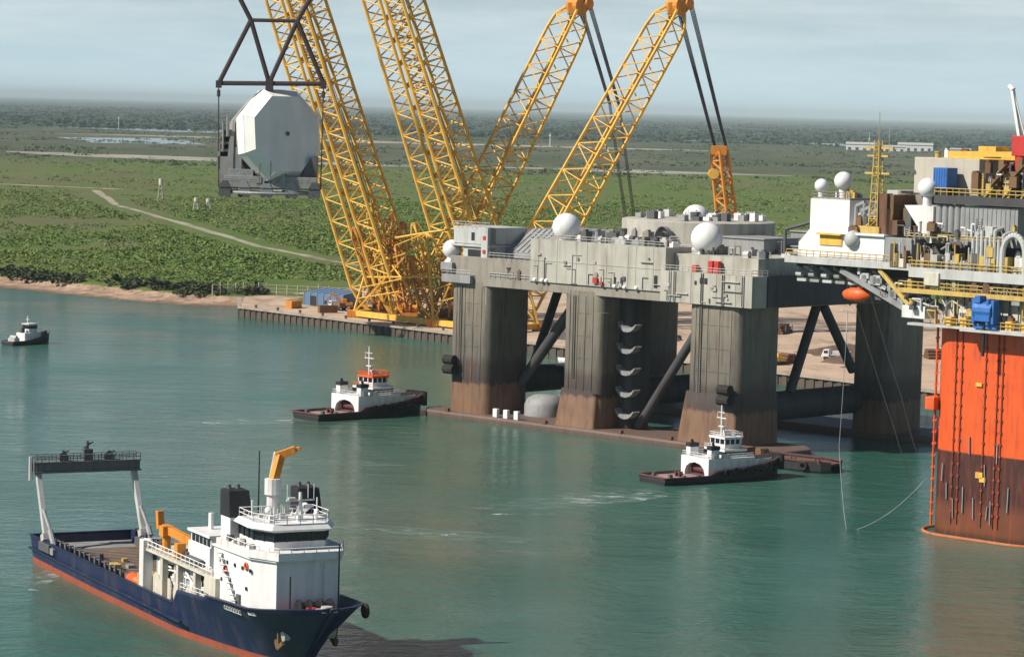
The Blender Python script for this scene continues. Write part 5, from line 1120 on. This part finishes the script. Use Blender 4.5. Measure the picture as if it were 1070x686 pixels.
    for x, y, m in ((-11, 868, 'white_clean'), (-14, 872, 'white_clean'), (-40, 914, 'light_steel')):
        k = MB(); c = Vector((x, y, 4.6)) - o; k.box(c.x - 2.6, c.x + 2.6, c.y - 1.5, c.y + 1.5, c.z, c.z + (9 if m == 'white_clean' else 3.2)); k.box(c.x - 2.9, c.x + 2.9, c.y - 1.8, c.y + 1.8, c.z + 2.9, c.z + 3.2); k.build('power_cabin', M[m], t, bevel=.08)
lift_crane()

# ------------------------------------------------------------------ suspended radar and its lifting frame
def spreader():
    t = empty('lifting_frame', (-73.6, 858, 75.1), 0, 'dark tubular lifting frame with crossed legs and slings above the hoisted radar', 'lifting frame')
    W_ = [Vector((x, 0, z)) for x, z in ((-15.6, 0), (15.6, .6), (-.6, .4), (-6.4, 18.9), (7.4, 19), (-9.9, 25.4), (10.9, 25.4))]
    b = MB(); b.tube(W_[3], W_[4], .6, 8); b.build('spreader_beam', M['rig'], t)
    b = MB(); b.tube(W_[0], W_[1], .75, 8)
    for y in (-4,): b.box(-16.4, -14.8, -1, 1, -1.4, .8); b.box(14.8, 16.4, -1, 1, -.9, 1.4); b.box(-1.6, .6, -1, 1, -3.2, 1.4)
    b.build('spreader_beam', M['rig'], t)
    for a, c in ((0, 3), (3, 2), (2, 4), (4, 1), (3, 5), (4, 6)):
        k = MB(); k.tube(W_[a], W_[c], .72, 8); k.build('frame_leg', M['rig'], t)
    up = [Vector((-86.5, 905, 149.4)) - Vector((-73.6, 858, 75.1)), Vector((-54.8, 889, 148.7)) - Vector((-73.6, 858, 75.1))]
    for a, dx, u in ((5, -12, up[0]), (6, 12, up[1])):
        k = MB(); e = W_[a] + Vector((dx * .7, 4, 17)); k.tube(W_[a], e, .72, 8); k.build('frame_leg', M['rig'], t)
        k = MB(); k.box(e.x - 1.6, e.x + 1.6, e.y - 1, e.y + 1, e.z, e.z + 4); k.build('hook_block', M['orange_y'], t, bevel=.1)
        k = MB()
        for j in range(3): k.tube(e + Vector((j * .6 - .6, 0, 3)), u + Vector((j * .6 - .6, 0, -1)), .14, 5)
        k.build('hoist_wire', M['cable'], t)
    for a, e in ((Vector((-15.6, 0, -1)), Vector((-15.2, 1, -31))), (Vector((15.6, 0, -.6)), Vector((15.3, 1, -31))), (Vector((-1.8, -.4, -2.5)), Vector((-2.4, -7.6, -30))), (Vector((.6, -.4, -2.5)), Vector((1.0, -7.6, -30)))):
        k = MB(); k.tube(a, e, .2 if abs(a.x) > 5 else .11, 5)
        if abs(a.x) > 5: k.tube(a + Vector((0, 0, -1)), a + Vector((0, 0, -3)), .55, 8)
        k.build('sling', M['cable'], t)
spreader()
def radar():
    t = empty('radar_module', (-73.2, 860, 41.4), 0, 'pale faceted octagonal radar dome on a dark grey cradle hanging from the crane', 'radar module')
    # octagonal dish housing, axis turned right of the viewer and tipped up
    ax = Vector((math.sin(R(33)), -math.cos(R(33)), .13)).normalized(); rt = ax.cross(Vector((0, 0, 1))).normalized() * -1; rt = Vector((0, 0, 1)).cross(ax).normalized() * -1; upv = rt.cross(ax) if rt.cross(ax).z > 0 else ax.cross(rt)
    c0 = Vector((2.2, 0, 18.6))
    def octa(rad, off):
        return [c0 + ax * off + rt * rad * 1.06 * math.cos(R(22.5 + 45 * i)) + upv * rad * 1.12 * math.sin(R(22.5 + 45 * i)) for i in range(8)]
    rings = [octa(12.2, -4.5), octa(13.0, -2.2), octa(13.0, 1.6), octa(10.8, 4.5)]
    b = MB(); apex = c0 + ax * 5.1
    for r0, r1 in zip(rings[:-1], rings[1:]):
        for i in range(8): b.quad(r0[i], r0[(i + 1) % 8], r1[(i + 1) % 8], r1[i])
    b.build('radome_side', M['radar_side'], t)
    b = MB()
    for i in range(8): b.add([rings[-1][i], rings[-1][(i + 1) % 8], apex], [(0, 1, 2)])
    f = b.build('radome_face', M['radar_face'], t)
    b = MB(); b.tube(apex - ax * .3, apex + ax * .15, .7, 10); b.build('centre_boss', M['dark_steel'], f)
    b = MB()
    for r in rings[1:]:
        for i in range(8): b.tube(r[i], r[(i + 1) % 8], .09, 4)
    for i in range(8): b.tube(rings[1][i], rings[2][i], .08, 4); b.tube(rings[2][i], rings[3][i], .08, 4)
    b.build('panel_seam', M['radar_face'], t)
    b = MB(); back = [octa(12.2, -4.5), octa(11.8, -9), octa(10.4, -13), octa(8.5, -14.5)]
    for r0, r1 in zip(back[:-1], back[1:]):
        for i in range(8): b.quad(r0[i], r1[i], r1[(i + 1) % 8], r0[(i + 1) % 8])
    b.add(back[-1], [tuple(range(8))]); b.build('back_housing', M['module_grey'], t)
    # cradle
    b = MB(); b.box(-14.4, 14.6, -4, 9, 2.6, 4.4); b.box(-13.6, 14, -5, -4, 3.0, 6.4); b.box(-9, 12, 0, 8, 4.4, 7.6); b.build('cradle_base', M['module_grey'], t, bevel=.1)
    b = MB(); b.box(-15.2, -11, -2, 3, 4.4, 19.5); b.box(-16.2, -15.2, -1, 2, 8, 17); b.add([(-13.4, -3.5, 4.4), (-6, -3.5, 4.4), (-9.2, -3.5, 12), (-12.4, -3.5, 17.4), (-13.4, 4, 4.4), (-6, 4, 4.4), (-9.2, 4, 12), (-12.4, 4, 17.4)], [(0, 1, 2, 3), (7, 6, 5, 4), (0, 4, 5, 1), (1, 5, 6, 2), (2, 6, 7, 3), (3, 7, 4, 0)])
    b.bar((-11.6, -3.7, 4.4), (-11.6, -3.7, 18), 1.0, .5); b.box(-10.4, -8.6, -4.1, -3.5, 5, 15); b.build('yoke_arm', M['module_grey'], t)
    b = MB(); b.add([(8, -2, 4.4), (13.6, -2, 4.4), (13.6, -2, 12.5), (12, -2, 12.5), (8, 4, 4.4), (13.6, 4, 4.4), (13.6, 4, 12.5), (12, 4, 12.5)], [(0, 1, 2, 3), (7, 6, 5, 4), (0, 4, 5, 1), (1, 5, 6, 2), (2, 6, 7, 3), (3, 7, 4, 0)]); b.build('yoke_arm', M['dark_steel'], t)
    b = MB()
    for i in range(4): b.box(-16 + i * .4, -12.4, -2, 3, 12 + i * 2.2, 13.4 + i * 2.2)
    b.tube((-14.4, -2.4, 14), (-14.4, -2.4, 22), .35, 8); b.tube((-13, -2.6, 18), (-13, -2.6, 24), .5, 8); b.build('drive_gear', M['module_grey'], t)
    for x in (-13.4, -7.6, -1.0, 6.5, 13.2):
        k = empty('wheel_truck', (0, 0, 0)); k.parent = t
        b = MB(); b.box(x - 1.7, x + 1.7, -5, -1.5, 1.6, 3.2); b.add([(x - 1.7, -5.2, 3), (x + 1.7, -5.2, 3), (x + .6, -5.2, 5), (x - .6, -5.2, 5), (x - 1.7, -4.8, 3), (x + 1.7, -4.8, 3), (x + .6, -4.8, 5), (x - .6, -4.8, 5)], [(0, 1, 2, 3), (7, 6, 5, 4), (2, 6, 7, 3), (0, 3, 7, 4), (1, 5, 6, 2)]); b.build('truck_frame', M['dark_steel'] if abs(x) > 10 else M['steel'], k)
        for s in (-.95, .95):
            b = MB(); b.tube((x + s, -5.3, .95), (x + s, -3.8, .95), .95, 14); b.build('wheel', M['dark_steel'], k)
    b = MB(); ring(b, (0, 2, 1.5), 12.5, .5, 'z', 32, 6); b.build('rail_ring', M['steel'], t, smooth=True)
    b = MB(); b.box(-12.2, -5, -4.4, -3.8, 4.6, 8.4); b.tube((-8.6, -4.5, 6.3), (-8.6, -3.7, 6.3), 1.3, 14); b.build('gear_housing', M['steel'], t, bevel=.1)
    b = MB()
    for x in (-4, -1.6, .8, 3.2): b.box(x, x + 1.4, -5.2, -3.6, 4.4, 6.4 + (x % 2) * .6)
    b.tube((-4.4, -4.6, 7.4), (5, -4.6, 7.0), .22); b.build('service_cabinet', M['steel'], t)
    b = MB(); b.rail([(-14.4, -5, 4.4), (14.4, -5, 4.4)], 1.1, 1.6, .07); b.build('walkway_rail', M['steel'], t)
radar()

# ------------------------------------------------------------------ things on the yard
def shed():
    t = empty('storage_shed', (-60, 950, 3.05), R(-40), 'low shed under faded blue sheeting on the quay left of the yellow crane', 'shed')
    b = MB(); b.add([(-9, -4, 0), (9, -4, 0), (9, -4, 4.2), (-9, -4, 4.2), (-9, 5, 0), (9, 5, 0), (9, 5, 5.4), (-9, 5, 5.4)], [(0, 1, 2, 3), (7, 6, 5, 4), (3, 2, 6, 7), (0, 3, 7, 4), (1, 5, 6, 2)]); b.build('sheeting', M['pale_blue'], t)
    b = MB()
    for i in range(7): b.bar((-9 + i * 3, -4.1, 0), (-9 + i * 3, -4.1, 4.2), .2, .2); b.bar((-9 + i * 3, -4.1, 4.25), (-9 + i * 3, 5, 5.45), .2, .2)
    b.build('frame', M['steel'], t)
    b = MB(); b.box(-6, -3, -4.2, -4.0, 0, 3.2); b.build('doorway', M['black'], t)
shed()
def flatbed(x, y, rz, lab, body, load):
    t = empty('parked_truck', (x, y, 3.05), rz, lab, 'truck', 'trucks parked on the quay')
    b = MB(); b.box(-1.2, 1.2, -4.2, 2, .9, 1.3); b.build('chassis', M['black'], t)
    b = MB(); b.add([(-1.2, 2.1, .9), (1.2, 2.1, .9), (1.2, 4.4, .9), (-1.2, 4.4, .9), (-1.2, 2.2, 2.9), (1.2, 2.2, 2.9), (1.2, 3.7, 2.9), (-1.2, 3.7, 2.9)], [(3, 2, 1, 0), (4, 5, 6, 7), (0, 1, 5, 4), (1, 2, 6, 5), (2, 3, 7, 6), (3, 0, 4, 7)]); b.build('cab', M[body], t, bevel=.12)
    b = MB(); b.box(-1.0, 1.0, 4.0, 4.12, 1.9, 2.5); b.box(-1.24, -1.18, 2.5, 3.6, 1.9, 2.6); b.build('cab_window', M['glass'], t)
    b = MB(); b.box(-1.2, 1.2, -4.2, 1.8, 1.3, 1.5); b.box(-1.1, 1.1, -3.8, 1.2, 1.5, 2.6); b.build('load', M[load], t, bevel=.1)
    for yy in (-3.2, -1.8, 3.2):
        for s in (-1, 1): b = MB(); b.tube((s * 1.25, yy, .5), (s * .9, yy, .5), .5, 12); b.build('wheel', M['rubber'], t)
p = qp(22, 22); flatbed(p[0], p[1], R(30), 'white truck parked near the left end of the quay', 'white', 'brown')
p = qp(40, 17); flatbed(p[0], p[1], R(-60), 'dark flatbed truck beside the blue sheeted shed', 'dark_steel', 'rust')
def excavator(x, y, rz, lab, m):
    t = empty('excavator', (x, y, 3.05), rz, lab, 'excavator', 'excavators on the quay')
    b = MB()
    for s in (-1, 1): b.prism([(s * 1.3 - .35, -2), (s * 1.3 + .35, -2), (s * 1.3 + .35, 2), (s * 1.3 - .35, 2)], 0, .9)
    b.build('track', M['black'], t, bevel=.2)
    b = MB(); b.box(-1.4, 1.4, -2.2, 1.3, 1.0, 2.0); b.box(-1.4, -.2, -.2, 1.4, 2.0, 3.2); b.build('cab', m, t, bevel=.1)
    b = MB(); b.bar((.5, 1.0, 1.8), (.5, 4.2, 4.6), .5, .6); b.bar((.5, 4.2, 4.6), (.5, 6.6, 2.4), .4, .5); b.build('arm', m, t)
    b = MB(); b.box(-.1, 1.1, 6.2, 7.2, 1.2, 2.4); b.build('bucket', M['dark_steel'], t, bevel=.2)
p = qp(16, 30); excavator(p[0], p[1], R(100), 'orange excavator near the left corner of the quay', M['orange_y'])
p = qp(120, 34); excavator(p[0], p[1], R(20), 'rust coloured excavator seen under the grey platform', M['rust'])
rnd = random.Random(31)
def pile(name, x, y, lab, cat, mat, r_, h_, grp):
    b = MB(); n = 16; vs = []
    for k, (f, z) in enumerate(((1, 0), (.8, .35), (.5, .75), (.15, 1))):
        for i in range(n): a = 2 * math.pi * i / n; q = r_ * f * rnd.uniform(.85, 1.15); vs.append((x + q * math.cos(a) * 1.4, y + q * math.sin(a), 3.03 + h_ * z * rnd.uniform(.85, 1.1) - (.1 if k == 0 else 0)))
    fs = [(k * n + i, k * n + (i + 1) % n, (k + 1) * n + (i + 1) % n, (k + 1) * n + i) for k in range(3) for i in range(n)] + [tuple(range(3 * n, 4 * n))]
    b.add(vs, fs); tag(b.build(name, mat, smooth=True), lab, cat, grp)
darksoil = dirt_mat('dark_spoil', (.16, .10, .07), (.09, .06, .045), .4)
for i, (s, d, r_, h_, lab) in enumerate(((150, 40, 8, 3, 'dark spoil heap on the sand between the two left legs of the platform'), (214, 62, 13, 2.6, 'long dark spoil heap on the sand framed by the V shaped braces'), (233, 38, 6, 2.2, 'small dark spoil heap close behind the platform end braces'), (10, 48, 6, 1.8, 'low spoil heap behind the left end of the quay'), (246, 30, 5, 2.4, 'dark spoil heap at the right of the end opening'))):
    p = qp(s, d); pile('spoil_heap', p[0], p[1], lab, 'spoil heap', darksoil, r_, h_, 'spoil heaps on the yard')
# fence along the back of the yard, one post at a time
t = empty('perimeter_fence', (0, 0, 0), 0, 'pale post fence along the back of the quay behind the blue shed', 'fence')
pp = [(-104, 992), (-86, 1000), (-60, 992), (-30, 985), (0, 975)]
for a, c in zip(pp[:-1], pp[1:]):
    for i in range(7):
        x, y = a[0] + (c[0] - a[0]) * i / 7, a[1] + (c[1] - a[1]) * i / 7
        b = MB(); b.tube((x, y, 2.6), (x, y, 7 + rnd.uniform(-.6, .6)), .22, 6); b.build('post', M['beige'], t)
    b = MB()
    for z in (4, 5.2, 6.4): b.tube((*a, z), (*c, z), .06, 4)
    b.build('fence_wire', M['beige'], t)
# bollards along the quay edge
for i in range(10):
    p = qp(6 + i * 12, 1.0, 3.2); b = MB(); b.lathe([(.45, 0), (.35, .5), (.55, .75), (.5, .95), (.01, 1.0)], p[0], p[1], 12); b.v = [(x, y, z + 3.2) for x, y, z in b.v]
    tag(b.build('quay_bollard', M['dark_steel']), 'one of the small dark mooring bollards spaced along the quay edge', 'bollard', 'bollards on the quay edge')
def crate(x, y, z0, a, lab, m, s=(3, 1.2, 2.4), name='storage_container', cat='container', grp='containers on the yard'):
    t = empty(name, (x, y, z0), a, lab, cat, grp); b = MB(); b.box(-s[0], s[0], -s[1], s[1], 0, s[2])
    n = int(s[0] * 2.2)
    for i in range(n): q = -s[0] + .15 + i * (2 * s[0] - .3) / n; b.box(q, q + .18, -s[1] - .08, -s[1], .1, s[2] - .1); b.box(q, q + .18, s[1], s[1] + .08, .1, s[2] - .1)
    b.build('shell', m, t, bevel=.04)
    b = MB(); b.box(s[0], s[0] + .06, -s[1] + .1, -.03, .1, s[2] - .1); b.box(s[0], s[0] + .06, .03, s[1] - .1, .1, s[2] - .1); b.build('door', m, t)
for s, d, a, lab, m in ((30, 12, 20, 'dark brown container nearest the left end of the quay edge', 'brown'), (34, 26, -50, 'pale grey container in front of the blue shed', 'light_steel'), (9, 14, 60, 'orange container at the left corner of the quay', 'orange_y'), (140, 14, -40, 'dark container on the quay seen left of the diagonal brace', 'dark_steel'), (147, 22, 10, 'rusty container on the quay seen right of the diagonal brace', 'rust'), (205, 90, -40, 'cream container far back on the sand behind the platform', 'cream')):
    p = qp(s, d); crate(p[0], p[1], 3.05, R(a), lab, M[m])
def pipe_stack(x, y, a, lab):
    t = empty('pipe_stack', (x, y, 3.05), a, lab, 'pipe stack', 'pipe stacks on the yard'); b = MB()
    for r_ in range(3):
        for j in range(5 - r_): b.tube((-6, (j - 2 + r_ / 2) * 1.0, .5 + r_ * .86), (6, (j - 2 + r_ / 2) * 1.0, .5 + r_ * .86), .48, 10)
    b.build('pipe', M['rust'], t)
    b = MB()
    for xx in (-4, 4): b.box(xx, xx + .3, -2.9, -2.6, 0, 2.6); b.box(xx, xx + .3, 2.6, 2.9, 0, 2.6); b.box(xx, xx + .3, -2.6, 2.6, -.02, .03)
    b.build('rack', M['dark_steel'], t)
for s_, d, a, lab in ((141, 46, 20, 'rusty pipe stack on the sand seen between the left and middle legs'), (222, 20, -50, 'rusty pipe stack near the quay edge seen between the end braces'), (236, 74, 10, 'rusty pipe stack far back on the sand behind the end braces'), (150, 96, 70, 'rusty pipe stack farthest back behind the left bay of the platform')):
    p = qp(s_, d); pipe_stack(p[0], p[1], R(a), lab)
def light_pole(x, y, lab):
    t = empty('light_pole', (x, y, 3.0), 0, lab, 'light pole', 'light poles on the yard'); b = MB(); b.tube((0, 0, 0), (0, 0, 13), .2, 8, r2=.12); b.tube((-1.6, 0, 13), (1.6, 0, 13), .1, 6); b.build('pole', M['light_steel'], t)
    for sx in (-1.6, 1.6): b = MB(); b.box(sx - .4, sx + .4, -.25, .25, 12.8, 13.1); b.build('lamp_head', M['white'], t)
for s_, d, lab in ((28, 40, 'light pole behind the blue shed'), (144, 30, 'light pole seen through the left bay of the platform'), (218, 52, 'left light pole of two seen through the end braces'), (240, 52, 'right light pole of two seen through the end braces')):
    p = qp(s_, d); light_pole(p[0], p[1], lab)
p = qp(226, 40); flatbed(p[0], p[1], R(70), 'white truck on the sand seen through the end braces', 'white', 'light_steel')
p = qp(146, 36); flatbed(p[0], p[1], R(-30), 'orange truck on the sand seen through the left bay', 'orange_y', 'brown')
p = qp(228, 14); excavator(p[0], p[1], R(140), 'yellow excavator near the quay edge behind the end braces', M['yellow'])
# white launch moored under the quay wall, seen between two legs
t = empty('moored_launch', (14.5, 797, 0), R(-49), 'small white launch moored at the quay wall behind the grey platform', 'boat')
S = [(x, [(wl * .6, -1), (wl, 0), ((wl + dk) / 2, top * .5), (dk, top)]) for x, wl, dk, top in ((0, 1.9, 2.1, 1.3), (5, 2.1, 2.3, 1.4), (9, 1.4, 2.0, 2.0), (11.5, .15, .5, 2.6))]
hull_shell(MB(), S).build('hull', M['white'], t, smooth=True, solid=.1)
b = MB(); b.prism(deck_poly(S, 1.1, .1, .1, 11), .8, 1.1); b.build('deck', M['light_steel'], t)
b = MB(); b.box(3, 7.5, -1.4, 1.4, 1.1, 3.4); b.build('cabin', M['white_clean'], t, bevel=.15)
b = MB(); b.box(2.96, 7.54, -1.44, 1.44, 2.4, 3.1); b.build('cabin_window', M['glass'], t)
b = MB(); b.tube((5, 0, 3.4), (5, 0, 6), .08); b.build('mast', M['white'], t)

# ------------------------------------------------------------------ far field
for i, (x, y, hgt, lab) in enumerate(((-236.8, 1918, 14, 'tall pale tank tower standing alone in the green scrub'), (-193, 1738, 8, 'left pale steel wellhead of a pair in the scrub below the radar'), (-186, 1742, 7.5, 'right pale steel wellhead of a pair in the scrub below the radar'))):
    t = empty('well_tower', (x, y, 3), 0, lab, 'tower')
    b = MB()
    for sx in (-1.6, 1.6):
        for sy in (-1.6, 1.6): b.tube((sx, sy, -.3), (sx * .5, sy * .5, hgt * .75), .35, 6)
    for z in (.25, .5, .75):
        w_ = 1.6 - .8 * z
        for sx in (-1, 1): b.tube((sx * w_, -w_, hgt * z), (sx * w_, w_, hgt * z), .25, 5); b.tube((-w_, sx * w_, hgt * z), (w_, sx * w_, hgt * z), .25, 5)
    b.build('frame', M['beige'], t)
    b = MB(); b.tube((0, 0, hgt * .7), (0, 0, hgt), 1.5, 12); b.build('tank', M['cream'], t)
def hall(x, y, w_, d_, h_, lab, m):
    t = empty('industrial_hall', (x, y, 3), R(-6), lab, 'warehouse', 'distant industrial buildings')
    b = MB(); b.box(-w_ / 2, w_ / 2, 0, d_, -.4, h_); b.build('wall', m, t)
    b = MB(); b.add([(-w_ / 2 - 1, -1, h_), (w_ / 2 + 1, -1, h_), (w_ / 2 + 1, d_ / 2, h_ * 1.35), (-w_ / 2 - 1, d_ / 2, h_ * 1.35), (-w_ / 2 - 1, d_ + 1, h_), (w_ / 2 + 1, d_ + 1, h_)], [(0, 1, 2, 3), (3, 2, 5, 4), (0, 3, 4), (1, 5, 2)]); b.build('roof', M['light_steel'], t)
    b = MB(); n = max(2, int(w_ / 14))
    for i in range(n): b.box(-w_ / 2 + (i + .25) * w_ / n, -w_ / 2 + (i + .65) * w_ / n, -.3, -.02, .2, h_ * .5)
    b.build('door', M['dark_steel'], t)
for px, y, w_, d_, h_, lab, m in ((700, 5850, 60, 40, 12, 'leftmost pale warehouse on the far plain', M['white_clean']), (762, 5800, 44, 40, 9, 'low pale warehouse second from the left on the far plain', M['white']), (818, 5900, 70, 50, 13, 'widest white warehouse right of the lattice mast on the far plain', M['white_clean']), (880, 5700, 40, 30, 8, 'small grey warehouse at the right of the far group', M['light_steel'])):
    hall(px, y, w_, d_, h_, lab, m)
for i, (x, y, h_, lab) in enumerate(((60, 5200, 26, 'thin pale mast far out on the plain right of the tilted booms'), (735, 6000, 30, 'thin pale mast behind the far warehouses'), (-900, 6500, 28, 'thin pale mast far out on the plain at the left'))):
    b = MB(); b.tube((x, y, 2.5), (x, y, h_), .9, 6, r2=.5); b.tube((x, y, h_ * .8), (x, y, h_ * .8 + 3), 1.8, 8); tag(b.build('radio_mast', M['white']), lab, 'mast')
# pond and salt pans
def pan(name, px, mat, z=3.15): sheet(name, px, z, mat, n=4, jit=6)
pan('pond_water', [(-753, 4700), (-620, 4229), (-470, 4330), (-520, 4600), (-600, 4900)], pond_m)
pan('pond_water', [(-1050, 6300), (-700, 5900), (-300, 6100), (-600, 6500)], pond_m)
pan('pond_water', [(350, 6900), (700, 6500), (1100, 6800), (800, 7300)], pond_m)
pan('sand_flat', [(-640, 3420), (-470, 3210), (-250, 3140), (-110, 3120), (-100, 3230), (-300, 3330), (-480, 3420)], saltm)
pan('sand_flat', [(-60, 3250), (120, 3120), (330, 3180), (140, 3300)], saltm)
pan('sand_flat', [(-1100, 3900), (-760, 3420), (-690, 3500), (-880, 3900)], saltm)
pan('sand_flat', [(420, 2700), (640, 2600), (760, 2640), (560, 2740)], saltm)
pan('sand_flat', [(-900, 5200), (-300, 5000), (400, 5050), (300, 5200), (-400, 5300)], saltm)

def leaf_mat(name, a, b_, c_):
    m, nt, p = new_mat(name); co = objco(nt); oi = nt.nodes.new('ShaderNodeNewGeometry')
    v = oi.outputs['Random Per Island']
    c = mix(nt, ramp(nt, noise(nt, mapping(nt, co, (1, .5, 1)), .012, 6, .65), [(.36, 0), (.64, 1)]), a, b_); c = mix(nt, math_(nt, 'MULTIPLY', v, .75), c, c_)
    link(nt, c, p.inputs['Base Color']); p.inputs['Roughness'].default_value = .8; p.inputs['Specular IOR Level'].default_value = .2
    return m
def inside_land(x, y, margin):
    """positive distance inland of the left shoreline"""
    for a, c in zip(SHORE[:11], SHORE[1:11]):
        if a[0] <= x <= c[0]:
            t = (x - a[0]) / (c[0] - a[0]); return y > a[1] + (c[1] - a[1]) * t + margin
    return True
def brush(name, label, n, spots, rad, hfac, leaves, mat, seed, z=3.0, leaf=(.12, .28)):
    g = np.random.default_rng(seed); sp = np.array(spots); k = leaves; N = len(sp) * k
    c0 = np.repeat(sp[:, :2], k, 0); r = np.repeat(sp[:, 2] * rad, k)
    a = g.uniform(0, 2 * np.pi, N); q = np.sqrt(g.uniform(0, 1, N)); h = g.uniform(.05, 1, N) * r * hfac * (1 - .6 * q ** 2)
    C = np.stack([c0[:, 0] + q * r * np.cos(a), c0[:, 1] + q * r * np.sin(a), z + h], 1)
    n1 = g.normal(size=(N, 3)); n1[:, 2] = np.abs(n1[:, 2]) + 1.1; n1 /= np.linalg.norm(n1, axis=1)[:, None]
    u = np.cross(n1, np.array((.3, .2, 1.))); u /= np.linalg.norm(u, axis=1)[:, None]; w_ = np.cross(n1, u)
    s1 = (r * g.uniform(leaf[0], leaf[1], N))[:, None]
    V = np.stack([C + u * s1, C + w_ * s1 * .8 + u * .2 * s1, C - u * s1 * .9, C - w_ * s1 * .9], 1).reshape(-1, 3); F_ = N
    me = bpy.data.meshes.new(name); me.vertices.add(len(V)); me.vertices.foreach_set('co', V.astype(np.float32).ravel())
    me.loops.add(F_ * 4); me.loops.foreach_set('vertex_index', np.arange(F_ * 4, dtype=np.int32))
    me.polygons.add(F_); me.polygons.foreach_set('loop_start', np.arange(0, F_ * 4, 4, dtype=np.int32)); me.polygons.foreach_set('loop_total', np.full(F_, 4, dtype=np.int32))
    me.update(calc_edges=True); me.validate(); me.materials.append(mat)
    o = bpy.data.objects.new(name, me); col.objects.link(o); return tag(o, label, None, None, 'stuff')
from mathutils import noise as mnoise
def field(n, xr, yr, seed, dens, fn=None):
    r = random.Random(seed); out = []; tries = 0
    while len(out) < n and tries < n * 12:
        tries += 1
        y = yr[0] * (yr[1] / yr[0]) ** r.random(); x = r.uniform(xr[0], xr[1]) * y / 1000
        if fn and not fn(x, y): continue
        d = mnoise.noise((x * .006, y * .0035, seed)) * .6 + mnoise.noise((x * .025, y * .012, seed + 3)) * .5
        if d > dens - r.random() * .25: out.append((x, y, .3 + 1.25 * r.random() ** 2))
    return out
def road_clear(x, y):
    rp = [(-620, 2300), (-430, 2180), (-290, 2110), (-304, 2079), (-250, 1800), (-172, 1528), (-118, 1330), (-78, 1223), (-30, 1120), (0, 1070)]
    for a, c in zip(rp[:-1], rp[1:]):
        ax, ay, bx, by = *a, *c; L2 = (bx - ax) ** 2 + (by - ay) ** 2; t = max(0, min(1, ((x - ax) * (bx - ax) + (y - ay) * (by - ay)) / L2))
        if math.hypot(x - ax - t * (bx - ax), y - ay - t * (by - ay)) < 13: return False
    return True
lm1 = leaf_mat('scrub_leaves', (.135, .215, .042), (.190, .230, .062), (.095, .155, .034))
lm2 = leaf_mat('flat_scrub_leaves', (.085, .130, .048), (.110, .140, .060), (.062, .098, .042))
lm3 = leaf_mat('dark_wood_leaves', (.034, .062, .036), (.056, .082, .048), (.028, .052, .030))
near_ok = lambda x, y: (inside_land(x, y, 40 + 22 * mnoise.noise((x * .04, y * .04, 5))) if x < -95 else y > 1085) and road_clear(x, y)
brush('scrub_cover', 'dense low green scrub covering the plain behind the bank', 0, field(21000, (-215, 60), (1030, 2000), 1, -.12, near_ok), 2.0, .34, 18, lm1, 1)
brush('scrub_cover', 'green scrub thinning out over the middle plain', 0, field(16000, (-215, 215), (1150, 3200), 2, .02, near_ok), 2.8, .26, 12, lm1, 2)
brush('scrub_cover', 'dark scrub in strips across the salt flats', 0, field(4000, (-215, 215), (2900, 6200), 3, .26), 6, .3, 14, lm2, 3)
brush('far_woods', 'dark distant woodland fading into haze below the horizon', 0, field(7000, (-215, 215), (6300, 20000), 4, .08), 24, .16, 14, lm3, 4)
lmb = leaf_mat('bank_leaves', (.040, .062, .026), (.075, .085, .040), (.026, .036, .018))
bank = []
for i in range(150):
    x = -260 + i * 1.15 + rnd.uniform(-2, 2); c_ = mnoise.noise((x * .09, 2, 7))
    if c_ < -.12: continue
    for a, e in zip(SHORE[:11], SHORE[1:11]):
        if a[0] <= x <= e[0]:
            y = a[1] + (e[1] - a[1]) * (x - a[0]) / (e[0] - a[0]); bank.append((x + rnd.uniform(4, 9), y + rnd.uniform(15, 34), rnd.uniform(.35, 1.2)))
brush('bank_bushes', 'dark bushes overhanging the sandy bank', 0, bank, 4.2, .95, 90, lmb, 5, 2.2)

# wakes and broken water
for nm, a, b_, wd in (('a', (-24, 472.5), (-9, 467.3), 3.0), ('b', (-2.2, 492.4), (7.5, 494), 1.8), ('c', (8, 507), (27.5, 524), 11), ('d', (-66, 621), (-48.5, 629.5), 9), ('e', (-67, 404), (-65.5, 421), 3)):
    streak('wake_foam', a, b_, wd)
for a, b_, wd in (((-4, 497), (29, 528), 16), ((-80, 616), (-46, 634), 16), ((-40, 476), (4, 462), 12), ((-20, 655), (4, 640), 8), ((-72, 398), (-64, 424), 7), ((-150, 800), (-142, 803), 4), ((-60, 560), (-20, 556), 10)):
    streak('wake_wash', a, b_, wd, .04)

# ------------------------------------------------------------------ haze
m = bpy.data.materials.new('air_haze'); m.use_nodes = True; nt = m.node_tree; nt.nodes.clear()
out = nt.nodes.new('ShaderNodeOutputMaterial'); v = nt.nodes.new('ShaderNodeVolumePrincipled')
v.inputs['Color'].default_value = (.78, .95, 1., 1); v.inputs['Density'].default_value = 3.0e-5; v.inputs['Anisotropy'].default_value = -.3
nt.links.new(v.outputs[0], out.inputs['Volume'])
b = MB(); b.box(-101000, 101000, -1500, 101000, -6.5, 190); hz = b.build('haze', m); tag(hz, kind='stuff')
